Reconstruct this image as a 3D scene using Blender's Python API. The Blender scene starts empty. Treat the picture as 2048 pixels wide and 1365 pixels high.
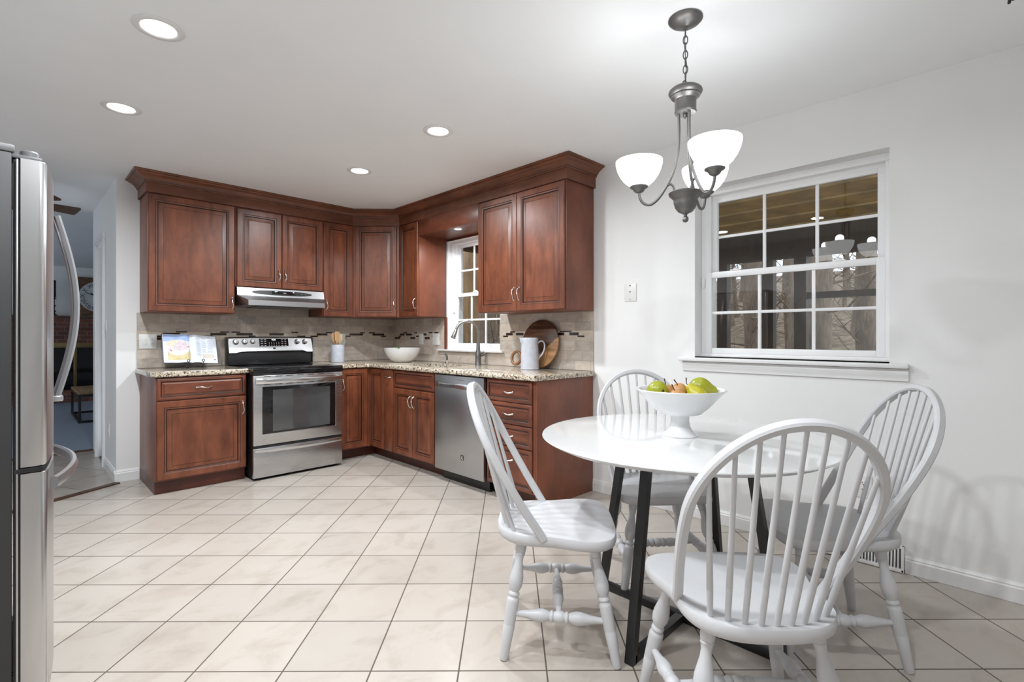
import bpy, bmesh, math, random
from mathutils import Vector, Matrix
R = math.radians
PI = math.pi
random.seed(7)
C = bpy.context.scene.collection
scene = bpy.context.scene

# ------------------------------------------------------------------ camera, sky, exposure
CAM_Z = 1.18
cam_data = bpy.data.cameras.new('camera')
cam_data.sensor_width = 36.0
cam_data.lens = 1000.0 * 36.0 / 2048.0
cam_data.shift_y = -9.5 / 2048.0
cam_data.clip_start = 0.02
cam = bpy.data.objects.new('camera', cam_data)
cam.location = (0, 0, CAM_Z)
cam.rotation_euler = (R(90), 0, R(-45))
C.objects.link(cam)
scene.camera = cam

world = bpy.data.worlds.new('sky')
scene.world = world
world.use_nodes = True
wn = world.node_tree.nodes
bgn = wn['Background']
bgn.inputs['Color'].default_value = (0.80, 0.88, 1.0, 1)
bgn.inputs['Strength'].default_value = 2.2

CAN_W = 22.5       # ceiling downlights, watts
PUCK_W = 9.0       # puck light over the sink
SHADE_E = 3.2      # milk glass glow of the chandelier
BULB_W = 0.7       # bulbs inside the chandelier shades
vs = scene.view_settings
vs.view_transform = 'Standard'
vs.look = 'None'
vs.exposure = 0.07
vs.gamma = 1.0
vs.use_curve_mapping = False
scene.cycles.use_denoising = True
scene.cycles.max_bounces = 10
scene.cycles.diffuse_bounces = 6
scene.cycles.glossy_bounces = 6
scene.cycles.transparent_max_bounces = 16
scene.cycles.caustics_reflective = False
scene.cycles.caustics_refractive = False
scene.cycles.sample_clamp_indirect = 6.0

# ------------------------------------------------------------------ materials
def nt(m):
    return m.node_tree.nodes, m.node_tree.links

def base(name, col, rough=0.5, metal=0.0, spec=0.5, coat=0.0, coat_rough=0.05):
    m = bpy.data.materials.new(name)
    m.use_nodes = True
    p = m.node_tree.nodes['Principled BSDF']
    p.inputs['Base Color'].default_value = (*col, 1)
    p.inputs['Roughness'].default_value = rough
    p.inputs['Metallic'].default_value = metal
    p.inputs['Specular IOR Level'].default_value = spec
    p.inputs['Coat Weight'].default_value = coat
    p.inputs['Coat Roughness'].default_value = coat_rough
    return m

def coords(m, scale=(1, 1, 1), rot=(0, 0, 0), loc=(0, 0, 0)):
    n, l = nt(m)
    tc = n.new('ShaderNodeTexCoord')
    mp = n.new('ShaderNodeMapping')
    mp.inputs['Scale'].default_value = scale
    mp.inputs['Rotation'].default_value = rot
    mp.inputs['Location'].default_value = loc
    l.new(tc.outputs['Object'], mp.inputs['Vector'])
    return mp.outputs['Vector']

def ramp(m, fac, stops):
    n, l = nt(m)
    r = n.new('ShaderNodeValToRGB')
    e = r.color_ramp.elements
    while len(e) < len(stops):
        e.new(0.5)
    for i, (pos, c) in enumerate(stops):
        e[i].position = pos
        e[i].color = (*c, 1)
    l.new(fac, r.inputs['Fac'])
    return r.outputs['Color']

def noise(m, vec, scale, detail=3, rough=0.55, dist=0.0):
    n, l = nt(m)
    t = n.new('ShaderNodeTexNoise')
    t.inputs['Scale'].default_value = scale
    t.inputs['Detail'].default_value = detail
    t.inputs['Roughness'].default_value = rough
    t.inputs['Distortion'].default_value = dist
    if vec is not None:
        l.new(vec, t.inputs['Vector'])
    return t.outputs['Fac']

def mixc(m, fac, a, b, mode='MIX'):
    n, l = nt(m)
    x = n.new('ShaderNodeMix')
    x.data_type = 'RGBA'
    x.blend_type = mode
    for s, v in ((x.inputs['Factor'], fac), (x.inputs[6], a), (x.inputs[7], b)):
        if isinstance(v, (int, float)):
            s.default_value = v
        elif isinstance(v, tuple):
            s.default_value = (*v, 1)
        else:
            l.new(v, s)
    return x.outputs[2]

def bump(m, h, strength=0.2, dist=0.002):
    n, l = nt(m)
    b = n.new('ShaderNodeBump')
    b.inputs['Strength'].default_value = strength
    b.inputs['Distance'].default_value = dist
    l.new(h, b.inputs['Height'])
    l.new(b.outputs['Normal'], n['Principled BSDF'].inputs['Normal'])

def setc(m, c):
    nt(m)[1].new(c, nt(m)[0]['Principled BSDF'].inputs['Base Color'])

def plain(name, col, rough=0.5, metal=0.0, var=0.06, scale=6.0, spec=0.5, coat=0.0, bmp=0.0):
    m = base(name, col, rough, metal, spec, coat)
    f = noise(m, coords(m), scale)
    lo = tuple(max(0, c * (1 - var)) for c in col)
    hi = tuple(min(1, c * (1 + var)) for c in col)
    setc(m, ramp(m, f, [(0.3, lo), (0.7, hi)]))
    if bmp:
        bump(m, noise(m, coords(m), 220.0), bmp, 0.001)
    return m

def wood(name, dark, mid, light, rough=0.3, stretch=(9, 9, 1.2), coat=0.0, blotch=2.0):
    m = base(name, mid, rough, coat=coat)
    v = coords(m, stretch)
    g = noise(m, v, 4.0, 6, 0.6, 0.6)
    c1 = ramp(m, g, [(0.25, dark), (0.5, mid), (0.78, light)])
    b = noise(m, coords(m, (1, 1, 0.7)), blotch * 2, 3)
    c2 = ramp(m, b, [(0.3, (0.62, 0.6, 0.6)), (0.65, (1.08, 1.05, 1.0))])
    setc(m, mixc(m, 1.0, c1, c2, 'MULTIPLY'))
    return m

def emit(name, col, strength):
    m = bpy.data.materials.new(name)
    m.use_nodes = True
    p = m.node_tree.nodes['Principled BSDF']
    p.inputs['Base Color'].default_value = (0.85, 0.85, 0.85, 1)
    p.inputs['Emission Color'].default_value = (*col, 1)
    p.inputs['Emission Strength'].default_value = strength
    return m

M = {}
M['wall'] = plain('wall_paint', (0.83, 0.83, 0.825), 0.6, var=0.015, scale=2.0, spec=0.3)
M['ceiling'] = plain('ceiling_paint', (0.90, 0.915, 0.93), 0.75, var=0.015, scale=2.0, spec=0.2)
M['trim'] = plain('white_trim_paint', (0.80, 0.80, 0.80), 0.32, var=0.015)
M['vinyl'] = plain('white_vinyl', (0.88, 0.88, 0.885), 0.35, var=0.01)
M['plastic'] = plain('white_plastic', (0.78, 0.78, 0.76), 0.35, var=0.02)
M['cherry'] = wood('cherry_stained_maple', (0.095, 0.027, 0.013), (0.185, 0.056, 0.026), (0.27, 0.090, 0.043), 0.34, (3, 3, 0.8))
M['cherry_h'] = wood('cherry_stained_maple_across', (0.095, 0.027, 0.014), (0.170, 0.051, 0.026), (0.24, 0.080, 0.042), 0.36, (0.8, 3, 3))
M['cherry_side'] = wood('cherry_veneer_side', (0.19, 0.060, 0.032), (0.215, 0.068, 0.036), (0.24, 0.077, 0.041), 0.4, (14, 14, 1.0))
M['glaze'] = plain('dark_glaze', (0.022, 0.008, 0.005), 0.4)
M['crown'] = wood('cherry_crown', (0.115, 0.038, 0.018), (0.17, 0.058, 0.027), (0.22, 0.08, 0.038), 0.38, (1.5, 1.5, 9))
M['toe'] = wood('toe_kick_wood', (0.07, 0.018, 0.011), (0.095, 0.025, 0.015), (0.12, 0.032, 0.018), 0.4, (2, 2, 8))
M['nickel'] = plain('satin_nickel', (0.72, 0.69, 0.66), 0.22, 1.0, var=0.04)
M['faucet_nickel'] = plain('faucet_nickel', (0.36, 0.345, 0.33), 0.28, 1.0, var=0.04)
M['pewter'] = plain('pewter_metal', (0.17, 0.165, 0.16), 0.42, 0.75, var=0.06, scale=14)
M['black_metal'] = plain('black_steel', (0.013, 0.013, 0.014), 0.38, 0.0, var=0.2, spec=0.5)
M['iron'] = plain('black_iron', (0.012, 0.011, 0.010), 0.5, 0.0, var=0.2)
M['black_glass'] = plain('black_glass', (0.006, 0.006, 0.007), 0.06, 0.0, var=0.1, spec=0.6)
M['black_plastic'] = plain('black_plastic', (0.014, 0.014, 0.015), 0.3, 0.0, var=0.1)
M['oven_pane'] = plain('oven_window', (0.05, 0.05, 0.052), 0.05, 0.0, var=0.1, spec=0.9, coat=0.6)
M['fridge_side'] = plain('fridge_side_paint', (0.034, 0.034, 0.035), 0.5, 0.0, var=0.05)
M['gray_plastic'] = plain('gray_plastic', (0.15, 0.15, 0.155), 0.45)
M['chair'] = plain('white_chair_paint', (0.57, 0.57, 0.585), 0.42, var=0.03, scale=9)
M['table_white'] = plain('white_lacquer', (0.69, 0.69, 0.69), 0.09, var=0.01, coat=0.4)
M['porcelain'] = plain('white_porcelain', (0.74, 0.75, 0.76), 0.12, var=0.02, coat=0.5)
M['stoneware'] = plain('blue_white_stoneware', (0.52, 0.54, 0.60), 0.3, var=0.10, scale=22, coat=0.2)
M['grey_page'] = plain('page_edge', (0.55, 0.57, 0.62), 0.7)
M['brass'] = plain('aged_brass', (0.22, 0.16, 0.07), 0.4, 0.6)
M['ink'] = plain('dark_ink', (0.02, 0.02, 0.02), 0.6)
M['clock_face'] = plain('worn_clock_face', (0.58, 0.60, 0.62), 0.6, var=0.12, scale=9)
M['leaf'] = plain('green_leaf', (0.09, 0.20, 0.03), 0.5, var=0.3, scale=30)
M['carpet'] = plain('blue_grey_carpet', (0.27, 0.305, 0.37), 0.95, var=0.12, scale=60, spec=0.1, bmp=0.4)
M['strip'] = wood('dark_oak_strip', (0.05, 0.022, 0.010), (0.075, 0.034, 0.016), (0.10, 0.046, 0.022), 0.4, (2, 2, 2))
M['lens'] = emit('lamp_lens', (1.0, 0.98, 0.95), 9.0)
M['shade'] = emit('milk_glass_lit', (0.95, 0.98, 1.0), SHADE_E)
M['digits'] = emit('display_digits', (0.8, 0.95, 1.0), 2.0)
M['legend'] = emit('display_legend', (0.8, 0.9, 1.0), 0.25)

def stainless(name, axis='x', col=(0.56, 0.56, 0.565), rough=0.27):
    m = base(name, col, rough, 1.0)
    s = {'x': (1.5, 420, 420), 'z': (420, 420, 1.5)}[axis]
    f = noise(m, coords(m, s), 2.0, 3)
    r = ramp(m, f, [(0.3, (rough * 0.97,) * 3), (0.7, (rough * 1.04,) * 3)])
    nt(m)[1].new(r, nt(m)[0]['Principled BSDF'].inputs['Roughness'])
    g = noise(m, coords(m), 2.5, 2)
    setc(m, ramp(m, g, [(0.3, tuple(c * 0.93 for c in col)), (0.7, col)]))
    return m
M['steel'] = stainless('brushed_stainless', 'x')
M['steel_z'] = stainless('brushed_stainless_upright', 'z', (0.57, 0.57, 0.575), 0.30)
M['steel_dw'] = stainless('brushed_stainless_dishwasher', 'z', (0.50, 0.505, 0.51), 0.30)
M['steel_panel'] = stainless('control_panel_stainless', 'x', (0.36, 0.36, 0.365), 0.36)
M['steel_bright'] = stainless('polished_stainless', 'x', (0.72, 0.72, 0.73), 0.16)
M['handle_silver'] = plain('silver_handle', (0.55, 0.555, 0.58), 0.28, 0.9, var=0.03)

# ---- tiled floor, laid diagonally to the walls
def tiles(name, rotz, loc, pitch, c1, c2, grout, rough=0.3, coat=0.0):
    m = base(name, c1, rough, coat=coat)
    n, l = nt(m)
    v = coords(m, rot=(0, 0, rotz), loc=loc)
    b = n.new('ShaderNodeTexBrick')
    b.offset = 0.0
    b.squash = 1.0
    b.inputs['Scale'].default_value = 1.0
    b.inputs['Brick Width'].default_value = pitch
    b.inputs['Row Height'].default_value = pitch
    b.inputs['Mortar Size'].default_value = 0.0030
    b.inputs['Mortar Smooth'].default_value = 0.1
    b.inputs['Color1'].default_value = (0.9, 0.9, 0.9, 1)
    b.inputs['Color2'].default_value = (1, 1, 1, 1)
    b.inputs['Mortar'].default_value = (1, 1, 1, 1)
    l.new(v, b.inputs['Vector'])
    vv = coords(m, (1.0, 1.5, 1), rot=(0, 0, R(25)))
    f = noise(m, vv, 4.2, 9, 0.66, 0.5)
    stone = ramp(m, f, [(0.26, c2), (0.50, c1), (0.64, c1), (0.82, tuple(min(1, x * 1.07) for x in c1))])
    stone = mixc(m, 1.0, stone, b.outputs['Color'], 'MULTIPLY')
    f2 = noise(m, coords(m, (1, 1, 1)), 1.7, 3)
    stone = mixc(m, 1.0, stone, ramp(m, f2, [(0.3, (0.93, 0.905, 0.88)), (0.7, (1, 1, 1))]), 'MULTIPLY')
    setc(m, mixc(m, b.outputs['Fac'], stone, grout))
    rr = ramp(m, b.outputs['Fac'], [(0, (rough,) * 3), (1, (0.8,) * 3)])
    l.new(rr, n['Principled BSDF'].inputs['Roughness'])
    inv = n.new('ShaderNodeMath'); inv.operation = 'SUBTRACT'
    inv.inputs[0].default_value = 1.0
    l.new(b.outputs['Fac'], inv.inputs[1])
    bump(m, inv.outputs[0], 0.35, 0.0015)
    return m
M['floor'] = tiles('beige_floor_tile', R(45 - 0.3), (2.0365, -3.3115, 0), 0.3097,
                   (0.505, 0.457, 0.41), (0.40, 0.345, 0.295), (0.10, 0.078, 0.062), 0.28)
M['floor_hall'] = tiles('hall_floor_tile_shaded', R(62), (0.1, 0.0, 0), 0.45,  # kitchen tile in darker colours, painting in the hall's weaker light
                        (0.40, 0.36, 0.32), (0.24, 0.20, 0.17), (0.12, 0.10, 0.085), 0.3)

# ---- travertine backsplash
def backsplash():
    m = base('travertine_tile', (0.4, 0.35, 0.3), 0.38)
    n, l = nt(m)
    v = coords(m, rot=(R(-90), 0, 0))          # x along the wall, height -> texture y
    b = n.new('ShaderNodeTexBrick')
    b.offset = 0.5
    b.inputs['Scale'].default_value = 1.0
    b.inputs['Brick Width'].default_value = 0.152
    b.inputs['Row Height'].default_value = 0.0762
    b.inputs['Mortar Size'].default_value = 0.0014
    b.inputs['Color1'].default_value = (0.78, 0.78, 0.79, 1)
    b.inputs['Color2'].default_value = (1.05, 1.04, 1.02, 1)
    b.inputs['Mortar'].default_value = (0.8, 0.8, 0.8, 1)
    l.new(v, b.inputs['Vector'])
    f = noise(m, coords(m, (1.0, 1.0, 2.2)), 7.0, 8, 0.62, 1.4)
    c = ramp(m, f, [(0.25, (0.44, 0.365, 0.295)), (0.5, (0.57, 0.50, 0.435)), (0.75, (0.68, 0.62, 0.555))])
    c = mixc(m, 1.0, c, b.outputs['Color'], 'MULTIPLY')
    setc(m, mixc(m, b.outputs['Fac'], c, (0.34, 0.30, 0.26)))
    return m
M['splash'] = backsplash()
M['mosaic'] = plain('dark_glass_mosaic', (0.028, 0.013, 0.009), 0.2, var=0.3, scale=20)
M['mosaic_light'] = plain('light_mosaic', (0.55, 0.47, 0.385), 0.35, var=0.15, scale=14)

def granite():
    m = base('speckled_granite', (0.6, 0.55, 0.45), 0.12, coat=0.3)
    v = coords(m)
    a = noise(m, v, 55.0, 6, 0.66, 0.6)
    c = ramp(m, a, [(0.37, (0.016, 0.010, 0.008)), (0.435, (0.17, 0.10, 0.055)), (0.48, (0.52, 0.44, 0.33)), (0.60, (0.68, 0.62, 0.52)), (0.75, (0.60, 0.51, 0.38))])
    b = noise(m, coords(m, (1, 1, 1), loc=(3, 1, 2)), 95.0, 4, 0.6)
    c = mixc(m, ramp(m, b, [(0.585, (0, 0, 0)), (0.63, (1, 1, 1))]), c, (0.025, 0.02, 0.016))
    g = noise(m, coords(m, (1, 1, 1), loc=(7, 2, 5)), 18.0, 3)
    c = mixc(m, ramp(m, g, [(0.52, (0, 0, 0)), (0.70, (0.55, 0.55, 0.55))]), c, (0.40, 0.34, 0.28))
    setc(m, c)
    return m
M['granite'] = granite()

def brick():
    m = base('red_brick', (0.12, 0.04, 0.025), 0.8)
    n, l = nt(m)
    v = coords(m, rot=(R(-90), 0, 0))
    b = n.new('ShaderNodeTexBrick')
    b.inputs['Scale'].default_value = 1.0
    b.inputs['Brick Width'].default_value = 0.21
    b.inputs['Row Height'].default_value = 0.075
    b.inputs['Mortar Size'].default_value = 0.005
    b.inputs['Color1'].default_value = (0.34, 0.12, 0.075, 1)
    b.inputs['Color2'].default_value = (0.12, 0.045, 0.034, 1)
    b.inputs['Mortar'].default_value = (0.33, 0.29, 0.26, 1)
    l.new(v, b.inputs['Vector'])
    setc(m, mixc(m, noise(m, coords(m), 30.0), b.outputs['Color'], (0.10, 0.05, 0.04)))
    return m
M['brick'] = brick()

def glass(name, gain):
    m = bpy.data.materials.new(name)
    m.use_nodes = True
    n, l = nt(m)
    n.remove(n['Principled BSDF'])
    out = n['Material Output']
    t = n.new('ShaderNodeBsdfTransparent')
    t.inputs['Color'].default_value = (0.93, 0.94, 0.93, 1)
    g = n.new('ShaderNodeBsdfGlossy')
    g.inputs['Roughness'].default_value = 0.0
    fr = n.new('ShaderNodeFresnel')
    ge = n.new('ShaderNodeNewGeometry')
    io = n.new('ShaderNodeMapRange')          # same thin pane seen from either side
    io.inputs['To Min'].default_value = 1.5
    io.inputs['To Max'].default_value = 1.0 / 1.5
    l.new(ge.outputs['Backfacing'], io.inputs['Value'])
    l.new(io.outputs['Result'], fr.inputs['IOR'])
    mu = n.new('ShaderNodeMath'); mu.operation = 'MULTIPLY'; mu.use_clamp = True
    mu.inputs[1].default_value = gain
    x = n.new('ShaderNodeMixShader')
    l.new(fr.outputs[0], mu.inputs[0]); l.new(mu.outputs[0], x.inputs[0])
    l.new(t.outputs[0], x.inputs[1]); l.new(g.outputs[0], x.inputs[2])
    l.new(x.outputs[0], out.inputs['Surface'])
    return m
M['pane'] = glass('window_glass', 0.9)

def pear_mat(name, a, b, c):
    m = base(name, a, 0.33, coat=0.15)
    f = noise(m, coords(m), 9.0, 4)
    s = noise(m, coords(m), 160.0, 2)
    col = ramp(m, f, [(0.3, b), (0.6, a)])
    setc(m, mixc(m, ramp(m, s, [(0.66, (0, 0, 0)), (0.72, (0.6, 0.6, 0.6))]), col, c))
    return m
M['pear_green'] = pear_mat('green_pear_skin', (0.36, 0.37, 0.012), (0.25, 0.28, 0.012), (0.25, 0.25, 0.05))
M['pear_yellow'] = pear_mat('yellow_pear_skin', (0.50, 0.43, 0.012), (0.38, 0.37, 0.012), (0.30, 0.25, 0.04))
M['pear_russet'] = pear_mat('russet_pear_skin', (0.58, 0.30, 0.11), (0.42, 0.21, 0.07), (0.35, 0.16, 0.05))
M['stem'] = plain('pear_stem', (0.05, 0.035, 0.03), 0.7)

def board_mat():
    m = base('acacia_board', (0.2, 0.1, 0.05), 0.4)
    v = coords(m, (1, 1, 1), rot=(0, R(38), 0))
    n, l = nt(m)
    sx = n.new('ShaderNodeSeparateXYZ'); l.new(v, sx.inputs[0])
    st = noise(m, coords(m, (0.8, 1, 9), rot=(0, R(38), 0)), 5.0, 5, 0.6, 0.8)
    c1 = ramp(m, st, [(0.3, (0.035, 0.016, 0.009)), (0.55, (0.11, 0.05, 0.025)), (0.75, (0.22, 0.12, 0.06))])
    c2 = ramp(m, st, [(0.3, (0.30, 0.15, 0.06)), (0.6, (0.44, 0.24, 0.11)), (0.8, (0.50, 0.30, 0.15))])
    th = n.new('ShaderNodeMath'); th.operation = 'LESS_THAN'; th.inputs[1].default_value = -0.075
    l.new(sx.outputs['Z'], th.inputs[0])
    setc(m, mixc(m, th.outputs[0], c1, c2))
    return m
M['board'] = board_mat()
M['board_ring'] = wood('acacia_ring', (0.20, 0.09, 0.04), (0.28, 0.13, 0.06), (0.36, 0.19, 0.09), 0.4, (6, 6, 6))
M['utensil'] = wood('olive_wood', (0.42, 0.23, 0.10), (0.55, 0.33, 0.16), (0.66, 0.44, 0.24), 0.45, (20, 20, 3))
M['utensil_pale'] = wood('beech_wood', (0.60, 0.46, 0.30), (0.70, 0.56, 0.38), (0.76, 0.64, 0.46), 0.5, (20, 20, 3))
M['rustic'] = wood('rustic_board', (0.06, 0.032, 0.016), (0.15, 0.082, 0.04), (0.28, 0.165, 0.085), 0.6, (1.5, 4, 12))
M['table_wood'] = wood('coffee_table_wood', (0.20, 0.11, 0.05), (0.32, 0.19, 0.09), (0.42, 0.27, 0.14), 0.45, (8, 1.5, 4))
M['fan_wood'] = wood('fan_blade_wood', (0.06, 0.03, 0.015), (0.10, 0.05, 0.025), (0.14, 0.075, 0.035), 0.4, (3, 9, 3))
# outdoors
M['bark'] = wood('tree_bark', (0.10, 0.074, 0.052), (0.20, 0.152, 0.110), (0.32, 0.25, 0.19), 0.9, (14, 14, 1.6), 0.0)
M['porch_wood'] = wood('porch_ceiling_boards', (0.46, 0.27, 0.045), (0.54, 0.325, 0.06), (0.62, 0.385, 0.085), 0.6, (8, 1, 1), 0.0)
M['porch_dark'] = wood('porch_dark_posts', (0.035, 0.022, 0.011), (0.055, 0.034, 0.017), (0.075, 0.047, 0.024), 0.6, (8, 8, 1), 0.0)
M['porch_rafter'] = wood('porch_rafter', (0.58, 0.42, 0.16), (0.66, 0.49, 0.20), (0.74, 0.57, 0.26), 0.6, (8, 1, 1), 0.0)
M['cedar'] = wood('cedar_post', (0.30, 0.19, 0.09), (0.40, 0.26, 0.13), (0.48, 0.33, 0.17), 0.6, (10, 10, 1), 0.0)
def litter():
    m = base('leaf_litter', (0.2, 0.15, 0.1), 0.95)
    a = noise(m, coords(m), 3.0, 8, 0.7)
    setc(m, ramp(m, a, [(0.3, (0.05, 0.036, 0.023)), (0.5, (0.17, 0.12, 0.075)), (0.7, (0.36, 0.28, 0.19))]))
    return m
M['litter'] = litter()
# cook book
M['page'] = plain('white_page', (0.74, 0.78, 0.84), 0.5, var=0.02)
M['page_blue'] = plain('page_blue_photo', (0.34, 0.46, 0.74), 0.4, var=0.15, scale=12)
M['page_cloth'] = plain('page_yellow_cloth', (0.62, 0.52, 0.26), 0.4, var=0.18, scale=18)
M['page_plate'] = plain('page_plate_photo', (0.76, 0.68, 0.68), 0.4, var=0.04, scale=14)
M['page_food'] = plain('page_food_photo', (0.66, 0.56, 0.60), 0.4, var=0.16, scale=60)
M['page_cream'] = plain('page_cream_photo', (0.72, 0.68, 0.52), 0.4, var=0.12, scale=60)
M['page_text'] = plain('page_print', (0.40, 0.47, 0.56), 0.6, var=0.1)
M['page_red'] = plain('page_red_photo', (0.32, 0.07, 0.04), 0.5, var=0.2, scale=60)
M['page_box'] = plain('page_tan_box', (0.66, 0.60, 0.52), 0.5, var=0.05)
M['cover_book'] = plain('book_cover', (0.06, 0.07, 0.12), 0.4)

# ------------------------------------------------------------------ mesh helpers
class MB:
    """collects shapes, then links them as one mesh object"""
    def __init__(self):
        self.v, self.f, self.mi = [], [], []

    def add(self, verts, faces, mi=0, mat=None):
        o = len(self.v)
        for p in verts:
            p = Vector(p)
            self.v.append(mat @ p if mat is not None else p)
        for k, fc in enumerate(faces):
            self.f.append([i + o for i in fc])
            self.mi.append(mi if isinstance(mi, int) else mi[k])
        return self

    def box(self, a, b, bev=0.0, mi=0, mat=None):
        x0, y0, z0 = (min(p, q) for p, q in zip(a, b))
        x1, y1, z1 = (max(p, q) for p, q in zip(a, b))
        bev = min(bev, 0.49 * min(x1 - x0, y1 - y0, z1 - z0))
        if bev <= 0:
            vs_ = [(x, y, z) for z in (z0, z1) for y in (y0, y1) for x in (x0, x1)]
            fs = [(0, 2, 3, 1), (4, 5, 7, 6), (0, 1, 5, 4), (2, 6, 7, 3), (0, 4, 6, 2), (1, 3, 7, 5)]
            return self.add(vs_, fs, mi, mat)
        bm = bmesh.new()
        r = bmesh.ops.create_cube(bm, size=1.0)
        for q in bm.verts:
            q.co = Vector(((x0 + x1) / 2 + q.co.x * (x1 - x0), (y0 + y1) / 2 + q.co.y * (y1 - y0), (z0 + z1) / 2 + q.co.z * (z1 - z0)))
        bmesh.ops.bevel(bm, geom=bm.edges[:], offset=bev, segments=2, affect='EDGES', profile=0.5)
        bm.verts.index_update()
        self.add([q.co.copy() for q in bm.verts], [[q.index for q in fc.verts] for fc in bm.faces], mi, mat)
        bm.free()
        return self

    def lathe(self, prof, seg=32, mat=None, mi=0, cap=True):
        """prof: (radius, z) from one end to the other"""
        vs_, fs = [], []
        n = len(prof)
        for r, z in prof:
            for k in range(seg):
                a = 2 * PI * k / seg
                vs_.append((r * math.cos(a), r * math.sin(a), z))
        for i in range(n - 1):
            for k in range(seg):
                k2 = (k + 1) % seg
                fs.append((i * seg + k, i * seg + k2, (i + 1) * seg + k2, (i + 1) * seg + k))
        if cap:
            if prof[0][0] > 1e-5: fs.append(tuple(range(seg))[::-1])
            if prof[-1][0] > 1e-5: fs.append(tuple((n - 1) * seg + k for k in range(seg)))
        return self.add(vs_, fs, mi, mat)

    def between(self, p0, p1, prof, seg=20, mi=0):
        """turned piece from p0 to p1, prof: (t, radius)"""
        p0, p1 = Vector(p0), Vector(p1)
        d = p1 - p0
        q = d.to_track_quat('Z', 'Y').to_matrix().to_4x4()
        return self.lathe([(r, t * d.length) for t, r in prof], seg, Matrix.Translation(p0) @ q, mi)

    def tube(self, pts, rad, seg=12, mi=0, closed=False, mat=None, flat=None):
        pts = [Vector(p) for p in pts]
        n = len(pts)
        rads = rad if isinstance(rad, (list, tuple)) else [rad] * n
        vs_, fs = [], []
        up = None
        for i, p in enumerate(pts):
            if closed:
                t = (pts[(i + 1) % n] - pts[i - 1]).normalized()
            else:
                t = (pts[min(i + 1, n - 1)] - pts[max(i - 1, 0)]).normalized()
            if up is None:
                up = t.orthogonal().normalized() if flat is None else (Vector(flat) - t * t.dot(Vector(flat))).normalized()
            elif flat is not None:
                up = (Vector(flat) - t * t.dot(Vector(flat))).normalized()
            else:
                up = (up - t * up.dot(t)).normalized()
            s = t.cross(up)
            for k in range(seg):
                a = 2 * PI * k / seg
                vs_.append(p + (up * math.cos(a) + s * math.sin(a)) * rads[i])
        for i in range(n if closed else n - 1):
            j = (i + 1) % n
            for k in range(seg):
                k2 = (k + 1) % seg
                fs.append((i * seg + k, i * seg + k2, j * seg + k2, j * seg + k))
        if not closed:
            fs.append(tuple(range(seg))[::-1])
            fs.append(tuple((n - 1) * seg + k for k in range(seg)))
        return self.add(vs_, fs, mi, mat)

    def sweep(self, pts, sect, side, mi=0, closed=False):
        """closed section (a,b) swept along pts; a along 'side' x tangent normal, b along side"""
        pts = [Vector(p) for p in pts]
        side = Vector(side).normalized()
        n, m = len(pts), len(sect)
        vs_, fs = [], []
        for i, p in enumerate(pts):
            t = (pts[min(i + 1, n - 1)] - pts[max(i - 1, 0)]).normalized()
            nn = t.cross(side).normalized()
            sd = nn.cross(t)
            for a, b in sect:
                vs_.append(p + nn * a + sd * b)
        for i in range(n - 1):
            for k in range(m):
                k2 = (k + 1) % m
                fs.append((i * m + k, i * m + k2, (i + 1) * m + k2, (i + 1) * m + k))
        fs.append(tuple(range(m))[::-1])
        fs.append(tuple((n - 1) * m + k for k in range(m)))
        return self.add(vs_, fs, mi)

    def prism(self, poly, z0, z1, mi=0, mat=None, bev=0.0):
        """poly in xy, extruded along z"""
        n = len(poly)
        if bev <= 0:
            vs_ = [(x, y, z0) for x, y in poly] + [(x, y, z1) for x, y in poly]
            fs = [tuple(range(n))[::-1], tuple(range(n, 2 * n))] + [(k, (k + 1) % n, n + (k + 1) % n, n + k) for k in range(n)]
            return self.add(vs_, fs, mi, mat)
        bm = bmesh.new()
        b0 = [bm.verts.new((x, y, z0)) for x, y in poly]
        b1 = [bm.verts.new((x, y, z1)) for x, y in poly]
        bm.faces.new(b0[::-1]); bm.faces.new(b1)
        for k in range(n):
            bm.faces.new((b0[k], b0[(k + 1) % n], b1[(k + 1) % n], b1[k]))
        ed = [e for e in bm.edges if abs(e.verts[0].co.z - e.verts[1].co.z) < 1e-6]
        bmesh.ops.bevel(bm, geom=ed, offset=bev, segments=3, affect='EDGES', profile=0.5)
        bm.verts.index_update()
        self.add([q.co.copy() for q in bm.verts], [[q.index for q in fc.verts] for fc in bm.faces], mi, mat)
        bm.free()
        return self

    def sphere(self, c, r, seg=16, rings=10, scale=(1, 1, 1), mi=0, mat=None):
        prof = [(max(1e-6, r * math.sin(PI * i / rings)), -r * math.cos(PI * i / rings)) for i in range(rings + 1)]
        mm = Matrix.Translation(c) @ Matrix.Diagonal((*scale, 1))
        return self.lathe(prof, seg, (mat @ mm) if mat is not None else mm, mi, cap=False)

    def build(self, name, mats, parent=None, loc=None, rot=None, smooth=35):
        me = bpy.data.meshes.new(name)
        me.from_pydata([tuple(p) for p in self.v], [], self.f)
        mats = mats if isinstance(mats, (list, tuple)) else [mats]
        for m in mats:
            me.materials.append(M[m] if isinstance(m, str) else m)
        if len(mats) > 1:
            me.polygons.foreach_set('material_index', self.mi)
        bm = bmesh.new(); bm.from_mesh(me)
        bmesh.ops.recalc_face_normals(bm, faces=bm.faces[:])
        bm.to_mesh(me); bm.free()
        if smooth:
            me.shade_smooth()
            me.set_sharp_from_angle(angle=R(smooth))
        me.update()
        o = bpy.data.objects.new(name, me)
        C.objects.link(o)
        if loc is not None: o.location = loc
        if rot is not None: o.rotation_euler = rot
        if parent is not None: o.parent = parent
        return o

def tag(o, label=None, cat=None, group=None, kind=None):
    if label: o['label'] = label
    if cat: o['category'] = cat
    if group: o['group'] = group
    if kind: o['kind'] = kind
    return o

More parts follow.
